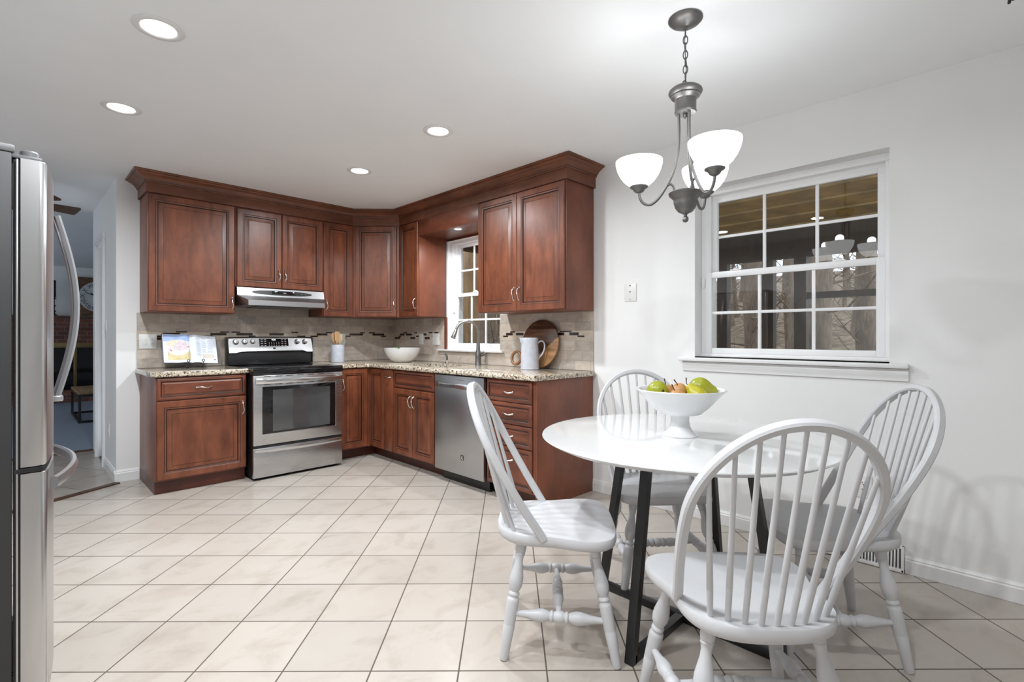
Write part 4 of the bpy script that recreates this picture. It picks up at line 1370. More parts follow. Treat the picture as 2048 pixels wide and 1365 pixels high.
# ------------------------------------------------------------------ table
TC = Vector((1.968, 0.972, 0))
def table():
    t = thing('dining_table', 'round white dining table on a black steel crossed base', 'table', TC, 0)
    r = 0.578
    MB().lathe([(0.0, 0.744), (r - 0.045, 0.744), (r - 0.030, 0.746), (r - 0.004, 0.760), (r, 0.764), (r - 0.002, 0.7675), (r - 0.006, 0.768), (0.0, 0.768)], 96).build('tabletop', 'table_white', t, smooth=20)
    w, dp = 0.017, 0.015
    for ax in (0, 1):
        for s in (-1, 1):
            def V(u, z): return Vector((s * u, 0, z)) if ax == 0 else Vector((0, s * u, z))
            sd = Vector((0, 1, 0)) if ax == 0 else Vector((1, 0, 0))
            MB().sweep([V(0.392, 0.0), V(0.392 - 0.122 * 0.999, 0.7425)], [(-dp, -w), (dp, -w), (dp, w), (-dp, w)], sd).build('leg', 'black_metal', t, smooth=0)
    MB().box((-w, -0.385, 0.001), (w, 0.385, 0.031), 0.001).build('floor_bar', 'black_metal', t)
    for s in (-1, 1):
        MB().box((s * w, -w, 0.001), (s * 0.385, w, 0.031), 0.001).build('floor_bar', 'black_metal', t)
    MB().box((-0.015, -0.28, 0.714), (0.015, 0.28, 0.7435), 0.001).box((-0.28, -0.015, 0.7145), (0.28, 0.015, 0.743), 0.001).build('top_bar', 'black_metal', t)
table()

# ------------------------------------------------------------------ windsor chairs
LEG = [(0, 0.0165), (0.07, 0.0175), (0.10, 0.0165), (0.108, 0.0145), (0.116, 0.0165), (0.125, 0.0145), (0.16, 0.0125), (0.20, 0.0135), (0.26, 0.0185), (0.31, 0.0225), (0.35, 0.0235), (0.39, 0.0215),
       (0.42, 0.0165), (0.435, 0.0145), (0.445, 0.0175), (0.46, 0.0185), (0.475, 0.0155), (0.485, 0.016), (0.495, 0.0195), (0.51, 0.0205), (0.56, 0.0205), (0.70, 0.019), (0.715, 0.0182), (0.72, 0.0190), (0.85, 0.0165), (0.98, 0.0145), (1.0, 0.013)]
STR = [(0, 0.0075), (0.08, 0.0085), (0.18, 0.0115), (0.27, 0.0175), (0.33, 0.0185), (0.385, 0.014), (0.40, 0.0115), (0.415, 0.016), (0.43, 0.016), (0.445, 0.0125), (0.47, 0.0165), (0.5, 0.0175)]
STR = STR + [(1 - a, b) for a, b in STR[-2::-1]]
MID = [(0, 0.007), (0.12, 0.0085), (0.24, 0.0125), (0.34, 0.0175), (0.37, 0.0155), (0.39, 0.0125), (0.41, 0.0165), (0.44, 0.0165), (0.455, 0.013), (0.47, 0.0165), (0.5, 0.0178)]
MID = MID + [(1 - a, b) for a, b in MID[-2::-1]]
def bow_pt(x_or_t, by_x=False):
    """centre line of the bent back: returns (x, y, z) in chair space"""
    pass
def bow_xyz(x, h):
    return Vector((x, -(0.66 * h - 0.23 * h * h), 0.447 + h))
def make_chair():
    t = thing('windsor_chair', '', 'chair', (0, 0, 0), 0, 'white windsor chairs around the table')
    # seat
    half = [(0.0, -0.178), (0.06, -0.176), (0.115, -0.163), (0.160, -0.135), (0.190, -0.095), (0.203, -0.05), (0.206, -0.005), (0.209, 0.035), (0.220, 0.08), (0.234, 0.125), (0.241, 0.17), (0.236, 0.215), (0.212, 0.252), (0.165, 0.272), (0.10, 0.280), (0.0, 0.282)]
    ring = [Vector((x, y, 0)) for x, y in half] + [Vector((-x, y, 0)) for x, y in half[-2:0:-1]]
    ring = spline(ring, 3, True)
    n = len(ring)
    ctr = Vector((0, 0.06, 0))
    layers = [(0.86, 0.406), (0.945, 0.408), (0.985, 0.416), (1.0, 0.428), (0.997, 0.444), (0.985, 0.4495), (0.96, 0.450), (0.80, 0.4455), (0.5, 0.440), (0.2, 0.439)]
    vs_, fs = [], []
    for s, z in layers:
        for p in ring:
            v = ctr + (p - ctr) * s
            zz = z
            if s < 0.9 and z > 0.43:
                zz = z + 0.007 * max(0, (v.y + 0.0) / 0.28)
            vs_.append((v.x, v.y, zz))
    for i in range(len(layers) - 1):
        for k in range(n):
            k2 = (k + 1) % n
            fs.append((i * n + k, i * n + k2, (i + 1) * n + k2, (i + 1) * n + k))
    fs.append(tuple(range(n))[::-1]); fs.append(tuple((len(layers) - 1) * n + k for k in range(n)))
    MB().add(vs_, fs).build('seat', 'chair', t, smooth=50)
    # bow
    pts = []
    hs = 0.29
    a, b = 0.236, 0.533 - hs
    lowp = []
    for i in range(12):
        h = hs * i / 12
        x = 0.200 + (a - 0.200) * math.sin(PI / 2 * i / 12)
        lowp.append((x, h))
    up = [(a * math.cos(PI * i / 40), hs + b * math.sin(PI * i / 40)) for i in range(41)]
    line = lowp + up + [(-x, h) for x, h in lowp[::-1]]
    cl = [bow_xyz(x, h) for x, h in line]
    cl[0] = cl[0] + Vector((0, 0.006, -0.010)); cl[-1] = cl[-1] + Vector((0, 0.006, -0.010))
    sect = [(-0.012, -0.009), (-0.007, -0.0145), (0.007, -0.0145), (0.012, -0.009), (0.012, 0.009), (0.007, 0.0145), (-0.007, 0.0145), (-0.012, 0.009)]
    # sweep with the section following the tilt of the bow plane
    m = MB()
    vs_, fs = [], []
    mm = len(sect)
    for i, p in enumerate(cl):
        tg = (cl[min(i + 1, len(cl) - 1)] - cl[max(i - 1, 0)]).normalized()
        h = line[i][1]
        sl = 0.66 - 0.46 * h
        nrm = Vector((0, 1, sl)).normalized()
        nn = tg.cross(nrm).normalized()
        sd = nn.cross(tg)
        for u, v in sect:
            vs_.append(p + nn * u + sd * v)
    for i in range(len(cl) - 1):
        for k in range(mm):
            k2 = (k + 1) % mm
            fs.append((i * mm + k, i * mm + k2, (i + 1) * mm + k2, (i + 1) * mm + k))
    fs.append(tuple(range(mm))[::-1]); fs.append(tuple((len(cl) - 1) * mm + k for k in range(mm)))
    m.add(vs_, fs).build('back_bow', 'chair', t, smooth=40)
    # spindles
    for i in range(9):
        u = (i - 4) / 4
        xt = 0.203 * u
        ht = hs + b * math.sqrt(max(0, 1 - (xt / a) ** 2)) - 0.006
        xb = 0.150 * u
        p0 = Vector((xb, -0.150 + 0.046 * u * u, 0.440))
        p1 = bow_xyz(xt, ht)
        MB().between(p0, p1, [(0, 0.0072), (0.10, 0.0078), (0.22, 0.0084), (0.225, 0.0079), (0.23, 0.0084), (0.45, 0.0076), (1.0, 0.0056)], 12).build('spindle', 'chair', t)
    # legs
    F0, F1 = [(s * 0.160, 0.190, 0.412) for s in (-1, 1)], [(s * 0.228, 0.266, 0.001) for s in (-1, 1)]
    B0, B1 = [(s * 0.142, -0.075, 0.412) for s in (-1, 1)], [(s * 0.207, -0.140, 0.001) for s in (-1, 1)]
    for a0, a1 in ((F0, F1), (B0, B1)):
        for k in (0, 1):
            MB().between(a0[k], a1[k], [(a_, b_ * 1.12) for a_, b_ in LEG], 20).build('leg', 'chair', t)
    def at(a0, a1, k, z):
        p, q_ = Vector(a0[k]), Vector(a1[k])
        s = (z - p.z) / (q_.z - p.z)
        return p + (q_ - p) * s
    mids = []
    for k in (0, 1):
        pf, pb_ = at(F0, F1, k, 0.150), at(B0, B1, k, 0.158)
        MB().between(pb_, pf, [(a_, b_ * 1.25) for a_, b_ in STR], 18).build('stretcher', 'chair', t)
        mids.append((pf + pb_) / 2)
    MB().between(mids[0], mids[1], [(a_, b_ * 1.25) for a_, b_ in MID], 18).build('stretcher', 'chair', t)
    return t
chair = make_chair()
spots = [((1.517, 1.343), (0.66, -0.75), 'white windsor chair seen side-on, nearest the dishwasher'),
         ((2.312, 1.294), (-0.665, -0.75), 'white windsor chair facing the camera, partly hidden behind the table'),
         ((1.473, 0.527), (0.707, 0.707), 'white windsor chair with its back to the camera, nearest the viewer'),
         ((2.316, 0.487), (-0.57, 0.82), 'white windsor chair leaning back toward the right wall above the floor register')]
for i, ((x, y), (fx_, fy_), lab) in enumerate(spots):
    o = chair if i == 0 else copy_tree(chair)
    o.location = (x, y, 0)
    o.rotation_euler = (0, 0, math.atan2(fy_, fx_) - PI / 2)
    o['label'] = lab

# ------------------------------------------------------------------ fruit bowl and pears
BZ = 0.7685
BC = Vector((1.968, 0.978, BZ))
t = thing('pedestal_bowl', 'white porcelain pedestal bowl full of pears on the dining table', 'bowl', BC)
prof = [(0.0, 0.012), (0.06, 0.004), (0.071, 0.0), (0.072, 0.003), (0.066, 0.008), (0.050, 0.020), (0.040, 0.040), (0.037, 0.060), (0.038, 0.084)]
MB().lathe(prof, 48, cap=False).build('foot', 'porcelain', t)
prof = [(0.0, 0.084), (0.060, 0.086), (0.085, 0.092), (0.115, 0.118), (0.145, 0.152), (0.172, 0.182), (0.179, 0.186), (0.182, 0.190), (0.180, 0.1935), (0.174, 0.192), (0.166, 0.184), (0.140, 0.156), (0.110, 0.124), (0.082, 0.099), (0.055, 0.094), (0.0, 0.093)]
MB().lathe(prof, 64, cap=False).build('bowl', 'porcelain', t)
def pear(label, c, direction, mat, L, r, stem_dir=None, round_=False):
    """c: centre of the wide end, direction: toward the stem"""
    t = thing('pear', label, 'pear', c, 0, 'pears in the pedestal bowl')
    dv = Vector(direction).normalized()
    q_ = dv.to_track_quat('Z', 'Y').to_matrix().to_4x4()
    if round_:
        prof = [(1e-5, -0.86 * r), (0.12 * r, -0.94 * r), (0.35 * r, -0.95 * r), (0.68 * r, -0.75 * r), (0.93 * r, -0.35 * r), (r, 0.02 * r), (0.92 * r, 0.4 * r), (0.72 * r, 0.72 * r), (0.45 * r, 0.92 * r), (0.2 * r, 0.95 * r), (1e-5, 0.84 * r)]
        top = 0.84 * r
    else:
        prof = [(1e-5, -0.86 * r), (0.12 * r, -0.93 * r), (0.35 * r, -0.94 * r), (0.7 * r, -0.72 * r), (0.94 * r, -0.32 * r), (r, 0.05 * r), (0.93 * r, 0.42 * r), (0.76 * r, 0.8 * r), (0.60 * r, 1.1 * r), (0.50 * r, 1.35 * r), (0.38 * r, 1.55 * r), (0.2 * r, 1.66 * r), (1e-5, 1.68 * r)]
        top = 1.66 * r
    pp = [(max(1e-5, a.x), a.z) for a in spline([(x, 0, z) for x, z in prof], 3)]
    MB().lathe(pp, 28, q_, cap=False).build('skin', mat, t, smooth=80)
    base_ = q_ @ Vector((0, 0, top - 0.003))
    sd = Vector(stem_dir).normalized() if stem_dir else dv
    MB().tube([base_, base_ + dv * 0.010, base_ + (dv + sd * 0.8).normalized() * 0.030 + sd * 0.003], [0.0020, 0.0017, 0.0028], 8).build('stem', 'stem', t)
    b0 = q_ @ Vector((0, 0, -0.895 * r))
    MB().lathe([(0.0068, 0.0), (0.005, 0.002), (0.0, 0.001)], 10, Matrix.Translation(b0) @ (-dv).to_track_quat('Z', 'Y').to_matrix().to_4x4()).build('blossom_end', 'stem', t)
rv = Vector((1, -1, 0)).normalized(); fv = Vector((1, 1, 0)).normalized()      # picture right, picture depth
def bp(r_, f_, z_): return BC + rv * r_ + fv * f_ + Vector((0, 0, z_))
pear('green pear showing its blossom end, leftmost in the bowl', bp(-0.095, -0.01, 0.185), (-0.25 * rv + 0.85 * fv + Vector((0, 0, -0.1))), 'pear_green', 0.09, 0.042)
pear('russet pear with an upright stem beside the leftmost green pear', bp(-0.045, 0.035, 0.176), (-0.1 * rv + 0.1 * fv + Vector((0, 0, 1))), 'pear_russet', 0.07, 0.032, (-0.3 * rv + Vector((0, 0, 1))), True)
pear('small russet pear low at the front rim of the bowl', bp(-0.030, -0.060, 0.166), (-0.4 * rv - 0.1 * fv + Vector((0, 0, 0.8))), 'pear_russet', 0.07, 0.033, None, True)
pear('round russet pear in the middle with a long slanting stem', bp(0.004, 0.02, 0.180), (-0.35 * rv - 0.3 * fv + Vector((0, 0, 0.9))), 'pear_russet', 0.07, 0.034, (-0.8 * rv + Vector((0, 0, 0.8))), True)
pear('yellow pear at the front right of the middle', bp(0.058, -0.045, 0.168), (-0.35 * rv + 0.25 * fv + Vector((0, 0, 0.45))), 'pear_yellow', 0.08, 0.036, (0.3 * rv + Vector((0, 0, 1))))
pear('largest green pear lying on its side, rightmost in the bowl', bp(0.090, 0.020, 0.196), (0.95 * rv - 0.05 * fv + Vector((0, 0, -0.25))), 'pear_green', 0.1, 0.043, (rv + Vector((0, 0, 0.6))))

# ------------------------------------------------------------------ things on the worktops
def on_tilt(m, base_pt, tilt, rotz):
    return Matrix.Translation(base_pt) @ Matrix.Rotation(rotz, 4, 'Z') @ Matrix.Rotation(-tilt, 4, 'X')
# cook book (local x right, z up the page, -y to the reader)
bk = thing('cookbook', 'open cookbook showing a plate of food, propped on a black stand', 'book', (1.075, 4.905, 0.953), R(3))
bk.rotation_euler = (R(-24), R(3), R(4))
def page_surface(x):
    u = abs(x) / 0.2
    return -0.006 - 0.016 * math.exp(-((u - 0.16) / 0.20) ** 2) * min(1, u / 0.10) - 0.004 * (1 - u)
def page(sgn):
    m = MB()
    n = 14
    vs_, fs = [], []
    for z in (0.0, 0.255):
        for i in range(n + 1):
            x = sgn * 0.2 * i / n
            vs_.append((x, page_surface(x), z))
        for i in range(n + 1):
            x = sgn * 0.2 * i / n
            vs_.append((x, -0.003, z))
    k = n + 1
    for i in range(n):
        fs.append((i, i + 1, 2 * k + i + 1, 2 * k + i))
        fs.append((i, i + 1, k + i + 1, k + i)); fs.append((2 * k + i, 2 * k + i + 1, 3 * k + i + 1, 3 * k + i))
        fs.append((k + i, k + i + 1, 3 * k + i + 1, 3 * k + i))
    fs.append((n, k + n, 3 * k + n, 2 * k + n))
    return m.add(vs_, fs)
MB().box((-0.206, -0.003, -0.004), (0.206, 0.0, 0.259), 0.001).build('cover', 'cover_book', bk)
pl_ = page(-1).build('left_page', 'page', bk, smooth=60)
pr_ = page(1).build('right_page', 'page', bk, smooth=60)
def ink_patch(parent, name, mat, outline, lift):
    """flat print following the page curve"""
    bm = bmesh.new()
    vv = [bm.verts.new((x, 0, z)) for x, z in outline]
    fc = bm.faces.new(vv)
    xs_ = sorted(set(round(v[0], 4) for v in outline))
    x = min(xs_)
    while x < max(xs_):
        x += 0.014
        bmesh.ops.bisect_plane(bm, geom=bm.verts[:] + bm.edges[:] + bm.faces[:], plane_co=(x, 0, 0), plane_no=(1, 0, 0))
    for v in bm.verts: v.co.y = page_surface(v.co.x) - lift
    bm.verts.index_update()
    m = MB().add([v.co.copy() for v in bm.verts], [[v.index for v in f.verts] for f in bm.faces])
    bm.free()
    return m.build(name, mat, parent, smooth=60)
def ell(cx_, cz_, a, b, n=28): return [(cx_ + a * math.cos(2 * PI * k / n), cz_ + b * math.sin(2 * PI * k / n)) for k in range(n)]
def rc(x0, z0, x1, z1): return [(x0, z0), (x1, z0), (x1, z1), (x0, z1)]
ink_patch(pl_, 'photo_backdrop', 'page_blue', rc(-0.196, 0.19, -0.006, 0.252), 0.0006)
ink_patch(pl_, 'photo_cloth', 'page_cloth', rc(-0.168, 0.022, -0.006, 0.13), 0.0006)
ink_patch(pl_, 'photo_plate', 'page_plate', ell(-0.095, 0.135, 0.086, 0.072), 0.0010)
ink_patch(pl_, 'photo_cream', 'page_cream', ell(-0.12, 0.17, 0.052, 0.034), 0.0014)
ink_patch(pl_, 'photo_meat', 'page_food', ell(-0.075, 0.148, 0.052, 0.042), 0.0018)
bm_ = MB()
bo = ink_patch(pl_, 'photo_berry', 'page_red', ell(-0.145, 0.105, 0.006, 0.005, 10), 0.0020)
ink_patch(pl_, 'photo_berry', 'page_red', ell(-0.152, 0.117, 0.004, 0.004, 10), 0.0020)
ink_patch(pl_, 'photo_berry', 'page_red', ell(-0.024, 0.138, 0.007, 0.005, 10), 0.0020)
rnd = random.Random(4)
for (a, b) in ((0.035, 0.075), (0.084, 0.122), (0.130, 0.170)):
    z = 0.228
    while z > (0.06 if a < 0.08 else 0.09):
        ink_patch(pr_, 'text_line', 'page_text', rc(a, z, b - rnd.choice([0, 0, 0.004, 0.012]), z + 0.0034), 0.0006)
        z -= 0.0098 if rnd.random() > 0.12 else 0.0175
ink_patch(pr_, 'recipe_box', 'page_box', rc(0.085, 0.045, 0.172, 0.082), 0.0006)
ink_patch(pr_, 'page_ornament', 'page_red', ell(0.178, 0.032, 0.007, 0.006, 12), 0.0010)
# stand
sd_ = thing('book_stand', 'black wire easel stand holding the open cookbook', 'book stand', (1.09, 4.90, 0.9145), R(4))
m = MB()
for s in (-0.055, 0.055):
    m.tube(spline([(s, 0.105, 0.004), (s, 0.02, 0.006), (s, -0.045, 0.004), (s, -0.058, 0.012), (s, -0.05, 0.034)], 4), 0.003, 8)
    m.tube([(s, -0.002, 0.006), (s, 0.010, 0.034), (s, 0.020, 0.056)], 0.003, 8)
    m.tube([(s, -0.050, 0.034), (s, 0.004, 0.034)], 0.003, 8)
m.tube([(-0.095, 0.0, 0.0035), (0.095, 0.0, 0.0035)], 0.0034, 8)
m.tube([(-0.055, 0.012, 0.0345), (0.055, 0.012, 0.0345)], 0.003, 8)
m.build('wire_frame', 'iron', sd_)
for s in (-0.055, 0.055):
    MB().tube([(s, -0.050, 0.033), (s, -0.052, 0.052)], 0.0028, 8).tube(arc((s, -0.053, 0.062), 0.0095, 0, 360, 18, 'xz')[:-1], 0.0028, 8, closed=True).build('page_hook', 'iron', sd_)

# utensil crock
CR = Vector((2.348, 4.86, 0.9145))
t = thing('utensil_crock', 'pale blue-white marbled crock holding wooden spoons', 'crock', CR)
MB().lathe([(0.0, 0.0), (0.062, 0.0), (0.065, 0.003), (0.066, 0.02), (0.066, 0.176), (0.0645, 0.180), (0.061, 0.180), (0.060, 0.17), (0.060, 0.012), (0.0, 0.010)], 40, cap=False).build('pot', 'stoneware', t)
# small moulded leaf on its front
lfm = MB()
for k in range(3):
    lfm.sphere((0.008 - 0.004 * k, -0.0655, 0.125 + 0.009 * k), 0.006, 8, 6, (0.7, 0.3, 1.3))
lfm.build('leaf_mark', 'grey_page', t)
def spoon(label, r_, f_, lean_r, lean_f, mat, shape, L=0.30, turn=0.0):
    b = CR + rv * r_ + fv * f_ + Vector((0, 0, 0.014))
    top = Vector((0, 0, 1)) + rv * lean_r + fv * lean_f
    q_ = top.normalized().to_track_quat('Z', 'Y').to_matrix().to_4x4()
    t = thing(shape, label, 'utensil', b, 0, 'wooden utensils in the crock')
    mm = q_ @ Matrix.Rotation(turn, 4, 'Z')
    MB().tube([mm @ Vector((0, 0, z)) for z in (0, L * 0.3, L * 0.66)], [0.005, 0.0045, 0.0055], 10).build('grip', mat, t)
    h = MB()
    if shape == 'wooden_spoon':
        h.sphere((0, 0, L * 0.84), 0.03, 18, 12, (0.95, 0.22, 1.75), mat=mm)
    else:
        pts = [(-0.010, L * 0.62), (0.010, L * 0.62), (0.022, L * 0.74), (0.027, L * 0.95), (0.018, L * 1.0), (-0.018, L * 1.0), (-0.024, L * 0.95), (-0.020, L * 0.74)]
        vs_ = [(x, -0.003, z) for x, z in pts] + [(x, 0.003, z) for x, z in pts]
        n = len(pts)
        h.add(vs_, [tuple(range(n))[::-1], tuple(range(n, 2 * n))] + [(k, (k + 1) % n, n + (k + 1) % n, n + k) for k in range(n)], mat=mm)
    h.build('bowl' if shape == 'wooden_spoon' else 'blade', mat, t)
spoon('wooden spoon leaning furthest left in the crock', 0.008, 0.0, -0.19, -0.02, 'utensil', 'wooden_spoon', 0.285, R(-40))
spoon('second wooden spoon leaning left, beside the leftmost one', 0.02, 0.028, -0.10, 0.02, 'utensil', 'wooden_spoon', 0.275, R(-60))
spoon('flat wooden spatula standing tallest in the crock', -0.008, -0.012, 0.03, -0.03, 'utensil', 'wooden_spatula', 0.30, R(-20))
spoon('pale wooden spoon leaning right toward the wall outlet', -0.018, 0.01, 0.17, 0.02, 'utensil_pale', 'wooden_spoon', 0.27, R(-45))

# white serving bowl in the corner
t = thing('serving_bowl', 'large white bowl on the countertop in the corner', 'bowl', (2.83, 4.425, 0.9145))
prof = [(0.0, 0.0), (0.085, 0.0), (0.092, 0.004), (0.125, 0.030), (0.155, 0.068), (0.175, 0.110), (0.184, 0.140), (0.186, 0.145), (0.182, 0.145), (0.172, 0.114), (0.150, 0.072), (0.120, 0.036), (0.088, 0.012), (0.0, 0.010)]
MB().lathe(prof, 64, cap=False).build('bowl', 'porcelain', t)
gl = thing('herb_sprig', 'green leafy sprig showing above the rim of the white bowl', 'herb', (2.83 - 0.06, 4.425 - 0.02, 0.9145 + 0.07))
m = MB()
rnd = random.Random(5)
for k in range(16):
    a = rnd.uniform(0, 2 * PI); rr2 = rnd.uniform(0.0, 0.05)
    p = Vector((rr2 * math.cos(a), rr2 * math.sin(a), 0.055 + rnd.uniform(0, 0.032)))
    mm = Matrix.Translation(p) @ Matrix.Rotation(rnd.uniform(0, 6), 4, 'Z') @ Matrix.Rotation(rnd.uniform(-0.6, 0.6), 4, 'X')
    m.sphere((0, 0, 0), 0.018, 8, 6, (1, 0.6, 0.14), mat=mm)
m.build('leaves', 'leaf', gl)
MB().tube([(0, 0, -0.058), (0.003, 0.002, 0.0), (0, 0, 0.07)], 0.003, 8).build('stem', 'leaf', gl)

# cutting board leaning on the backsplash
bt_ = R(9)
t = thing('cutting_board', 'round two-tone wooden cutting board leaning behind the pitcher', 'cutting board', (3.092, 2.767, 0.9145 + 0.202), R(-90))
t.rotation_euler = (-bt_, 0, R(-90))
disc = Matrix.Rotation(R(90), 4, 'X')
MB().lathe([(0.0, -0.009), (0.196, -0.009), (0.202, -0.005), (0.203, 0.0), (0.202, 0.005), (0.196, 0.009), (0.0, 0.009)], 72, disc, cap=False).build('board', 'board', t)
hc = Vector((-0.252, 0.0, -0.125))
ringp = [(hc.x + 0.054 * math.cos(2 * PI * k / 40), 0.0, hc.z + 0.054 * math.sin(2 * PI * k / 40)) for k in range(40)]
m = MB().tube(ringp, 0.0125, 12, closed=True)
m.tube([(-0.207, 0, -0.105), (-0.17, 0, -0.085)], 0.012, 10)
m.build('ring_handle', 'board_ring', t)

# pitcher
t = thing('pitcher', 'tall pale gray stoneware pitcher in front of the round board', 'pitcher', (2.948, 2.745, 0.9145), R(-45))
MB().lathe([(0.0, 0.0), (0.074, 0.0), (0.0765, 0.004), (0.074, 0.012), (0.0735, 0.02), (0.070, 0.14), (0.067, 0.235), (0.0685, 0.25), (0.067, 0.254), (0.064, 0.254), (0.062, 0.235), (0.066, 0.13), (0.069, 0.012), (0.0, 0.010)], 48, cap=False).build('body', 'stoneware', t)
MB().tube(spline([(0.062, 0, 0.205), (0.078, 0, 0.222), (0.100, 0, 0.226), (0.117, 0, 0.205), (0.117, 0, 0.165), (0.102, 0, 0.125), (0.078, 0, 0.095), (0.066, 0, 0.075)], 5), 0.0065, 12).build('handle', 'stoneware', t)
MB().add([(-0.060, -0.022, 0.245), (-0.060, 0.022, 0.245), (-0.085, 0.0, 0.262), (-0.066, -0.018, 0.222), (-0.066, 0.018, 0.222), (-0.0715, 0, 0.205)],
         [(0, 2, 5, 3), (2, 1, 4, 5), (0, 3, 4, 1), (3, 5, 4), (0, 1, 2)]).build('spout', 'stoneware', t, smooth=60)

# ------------------------------------------------------------------ wall plates
def plate(name, label, cat, loc, rotz, w, h, kind, group=None):
    t = thing(name, label, cat, loc, rotz, group)
    MB().box((-w / 2, -0.007, -h / 2), (w / 2, -0.0006, h / 2), 0.003).build('cover_plate', 'plastic', t)
    def outlet(x):
        MB().box((x - 0.017, -0.009, -0.034), (x + 0.017, -0.0065, 0.034), 0.004).build('receptacle', 'plastic', t)
        s = MB()
        for z in (0.018, -0.018):
            for dx in (-0.006, 0.006):
                s.box((x + dx - 0.0012, -0.0096, z - 0.002), (x + dx + 0.0012, -0.0088, z + 0.007))
            s.box((x - 0.0025, -0.0096, z - 0.010), (x + 0.0025, -0.0088, z - 0.006))
        s.build('slots', 'ink', t, smooth=0)
    def rocker(x):
        MB().box((x - 0.0165, -0.0085, -0.033), (x + 0.0165, -0.0065, 0.033), 0.002).box((x - 0.013, -0.0105, -0.029), (x + 0.013, -0.008, 0.029), 0.002).build('rocker', 'plastic', t)
    def toggle(x):
        MB().box((x - 0.004, -0.0075, -0.012), (x + 0.004, -0.0065, 0.012)).box((x - 0.003, -0.016, 0.000), (x + 0.003, -0.007, 0.009), 0.001).build('toggle', 'plastic', t)
    if kind == 'combo': rocker(-0.024); outlet(0.026)
    elif kind == 'outlet': outlet(0)
    elif kind == 'rocker': rocker(0)
    elif kind == 'toggles': toggle(-0.018); toggle(0.018)
    elif kind == 'jack':
        s = MB()
        for z in (0.050, 0.006):
            s.lathe([(0.005, 0.0), (0.005, 0.002), (0, 0.002)], 12, Matrix.Translation((0, -0.0065, z)) @ Matrix.Rotation(R(90), 4, 'X'))
        s.lathe([(0.0028, 0.0), (0.0028, 0.002), (0, 0.002)], 12, Matrix.Translation((0, -0.0065, -0.048)) @ Matrix.Rotation(R(90), 4, 'X'))
        s.build('screw', 'ink', t)
    return t
ys = YB - 0.010
plate('wall_plate', 'double white plate with a rocker switch and outlet left of the cookbook', 'wall plate', (0.802, ys, 1.136), 0, 0.122, 0.122, 'combo')
plate('wall_plate', 'white outlet plate half hidden behind the wooden spoons', 'wall plate', (2.512, ys, 1.150), 0, 0.075, 0.118, 'outlet')
xs_ = XW - 0.010
plate('wall_plate', 'single white outlet plate above the white bowl', 'wall plate', (xs_, 4.525, 1.148), R(-90), 0.078, 0.118, 'outlet')
plate('wall_plate', 'double white toggle switch plate left of the sink window', 'wall plate', (xs_, 4.262, 1.148), R(-90), 0.118, 0.120, 'toggles')
plate('wall_plate', 'blank white jack plate with dark screw holes left of the dining window', 'wall plate', (XW, 1.942, 1.494), R(-90), 0.098, 0.126, 'jack')
plate('wall_plate', 'low white outlet plate seen through the chair spindles', 'wall plate', (XW, 0.548, 0.395), R(-90), 0.072, 0.118, 'outlet')
plate('wall_plate', 'white light switch plate on the hall wall beside the door casing', 'wall plate', (0.594, 5.67, 1.27), R(90), 0.08, 0.12, 'rocker').rotation_euler = (0, 0, R(-90))
plate('wall_plate', 'white outlet plate low on the hall wall', 'wall plate', (0.594, 5.50, 0.37), R(-90), 0.072, 0.118, 'outlet')

# floor register in the baseboard line
t = thing('floor_register', 'white metal baseboard heat register under the rightmost chair', 'heat register', (XW, 0.76, 0), R(-90))
rl = 0.382
m = MB().box((0.0, -0.030, 0.003), (rl, -0.0005, 0.020), 0.003).box((0.0, -0.016, 0.118), (rl, -0.0005, 0.130), 0.002).box((0, -0.03, 0.003), (0.012, -0.0005, 0.13), 0.002).box((rl - 0.012, -0.03, 0.003), (rl, -0.0005, 0.13), 0.002)
m.build('housing', 'trim', t)
MB().box((0.004, -0.006, 0.02), (rl - 0.004, -0.001, 0.12)).build('dark_back', 'gray_plastic', t, smooth=0)
f = MB()
x = 0.020
while x < rl - 0.015:
    mm = Matrix.Translation((x, -0.018, 0.070)) @ Matrix.Rotation(R(-7), 4, 'X')
    f.box((-0.0035, -0.003, -0.052), (0.0035, 0.003, 0.052), 0.001, mat=mm)
    x += 0.0135
f.build('fins', 'trim', t)

# scroll hook at the top right
t = thing('ceiling_hook', 'black iron scroll hook hanging from the ceiling at the top right corner', 'hook', (2.212, 0.0, 0))
m = MB().tube(spline([(0, 0, ZC - 0.001), (0, 0, 2.36), (-0.006, 0.006, 2.30), (0.0, 0.0, 2.265)], 5), 0.0042, 10)
m.lathe([(0.022, ZC - 0.0005), (0.020, ZC - 0.006), (0.006, ZC - 0.012)], 20)
m.build('rod', 'iron', t)
dvr = rv
sp_ = [(-0.010, 2.272), (0.002, 2.262), (0.013, 2.252), (0.012, 2.240), (0.002, 2.235), (-0.006, 2.240), (-0.008, 2.229), (-0.009, 2.222)]
MB().tube(spline([tuple(dvr * a + Vector((0, 0, b))) for a, b in sp_], 5), 0.0042, 10).tube(spline([tuple(dvr * a + Vector((0, 0, b))) for a, b in [(0.004, 2.29), (-0.006, 2.277), (-0.020, 2.272), (-0.026, 2.280)]], 4), 0.004, 8).build('scroll', 'iron', t)

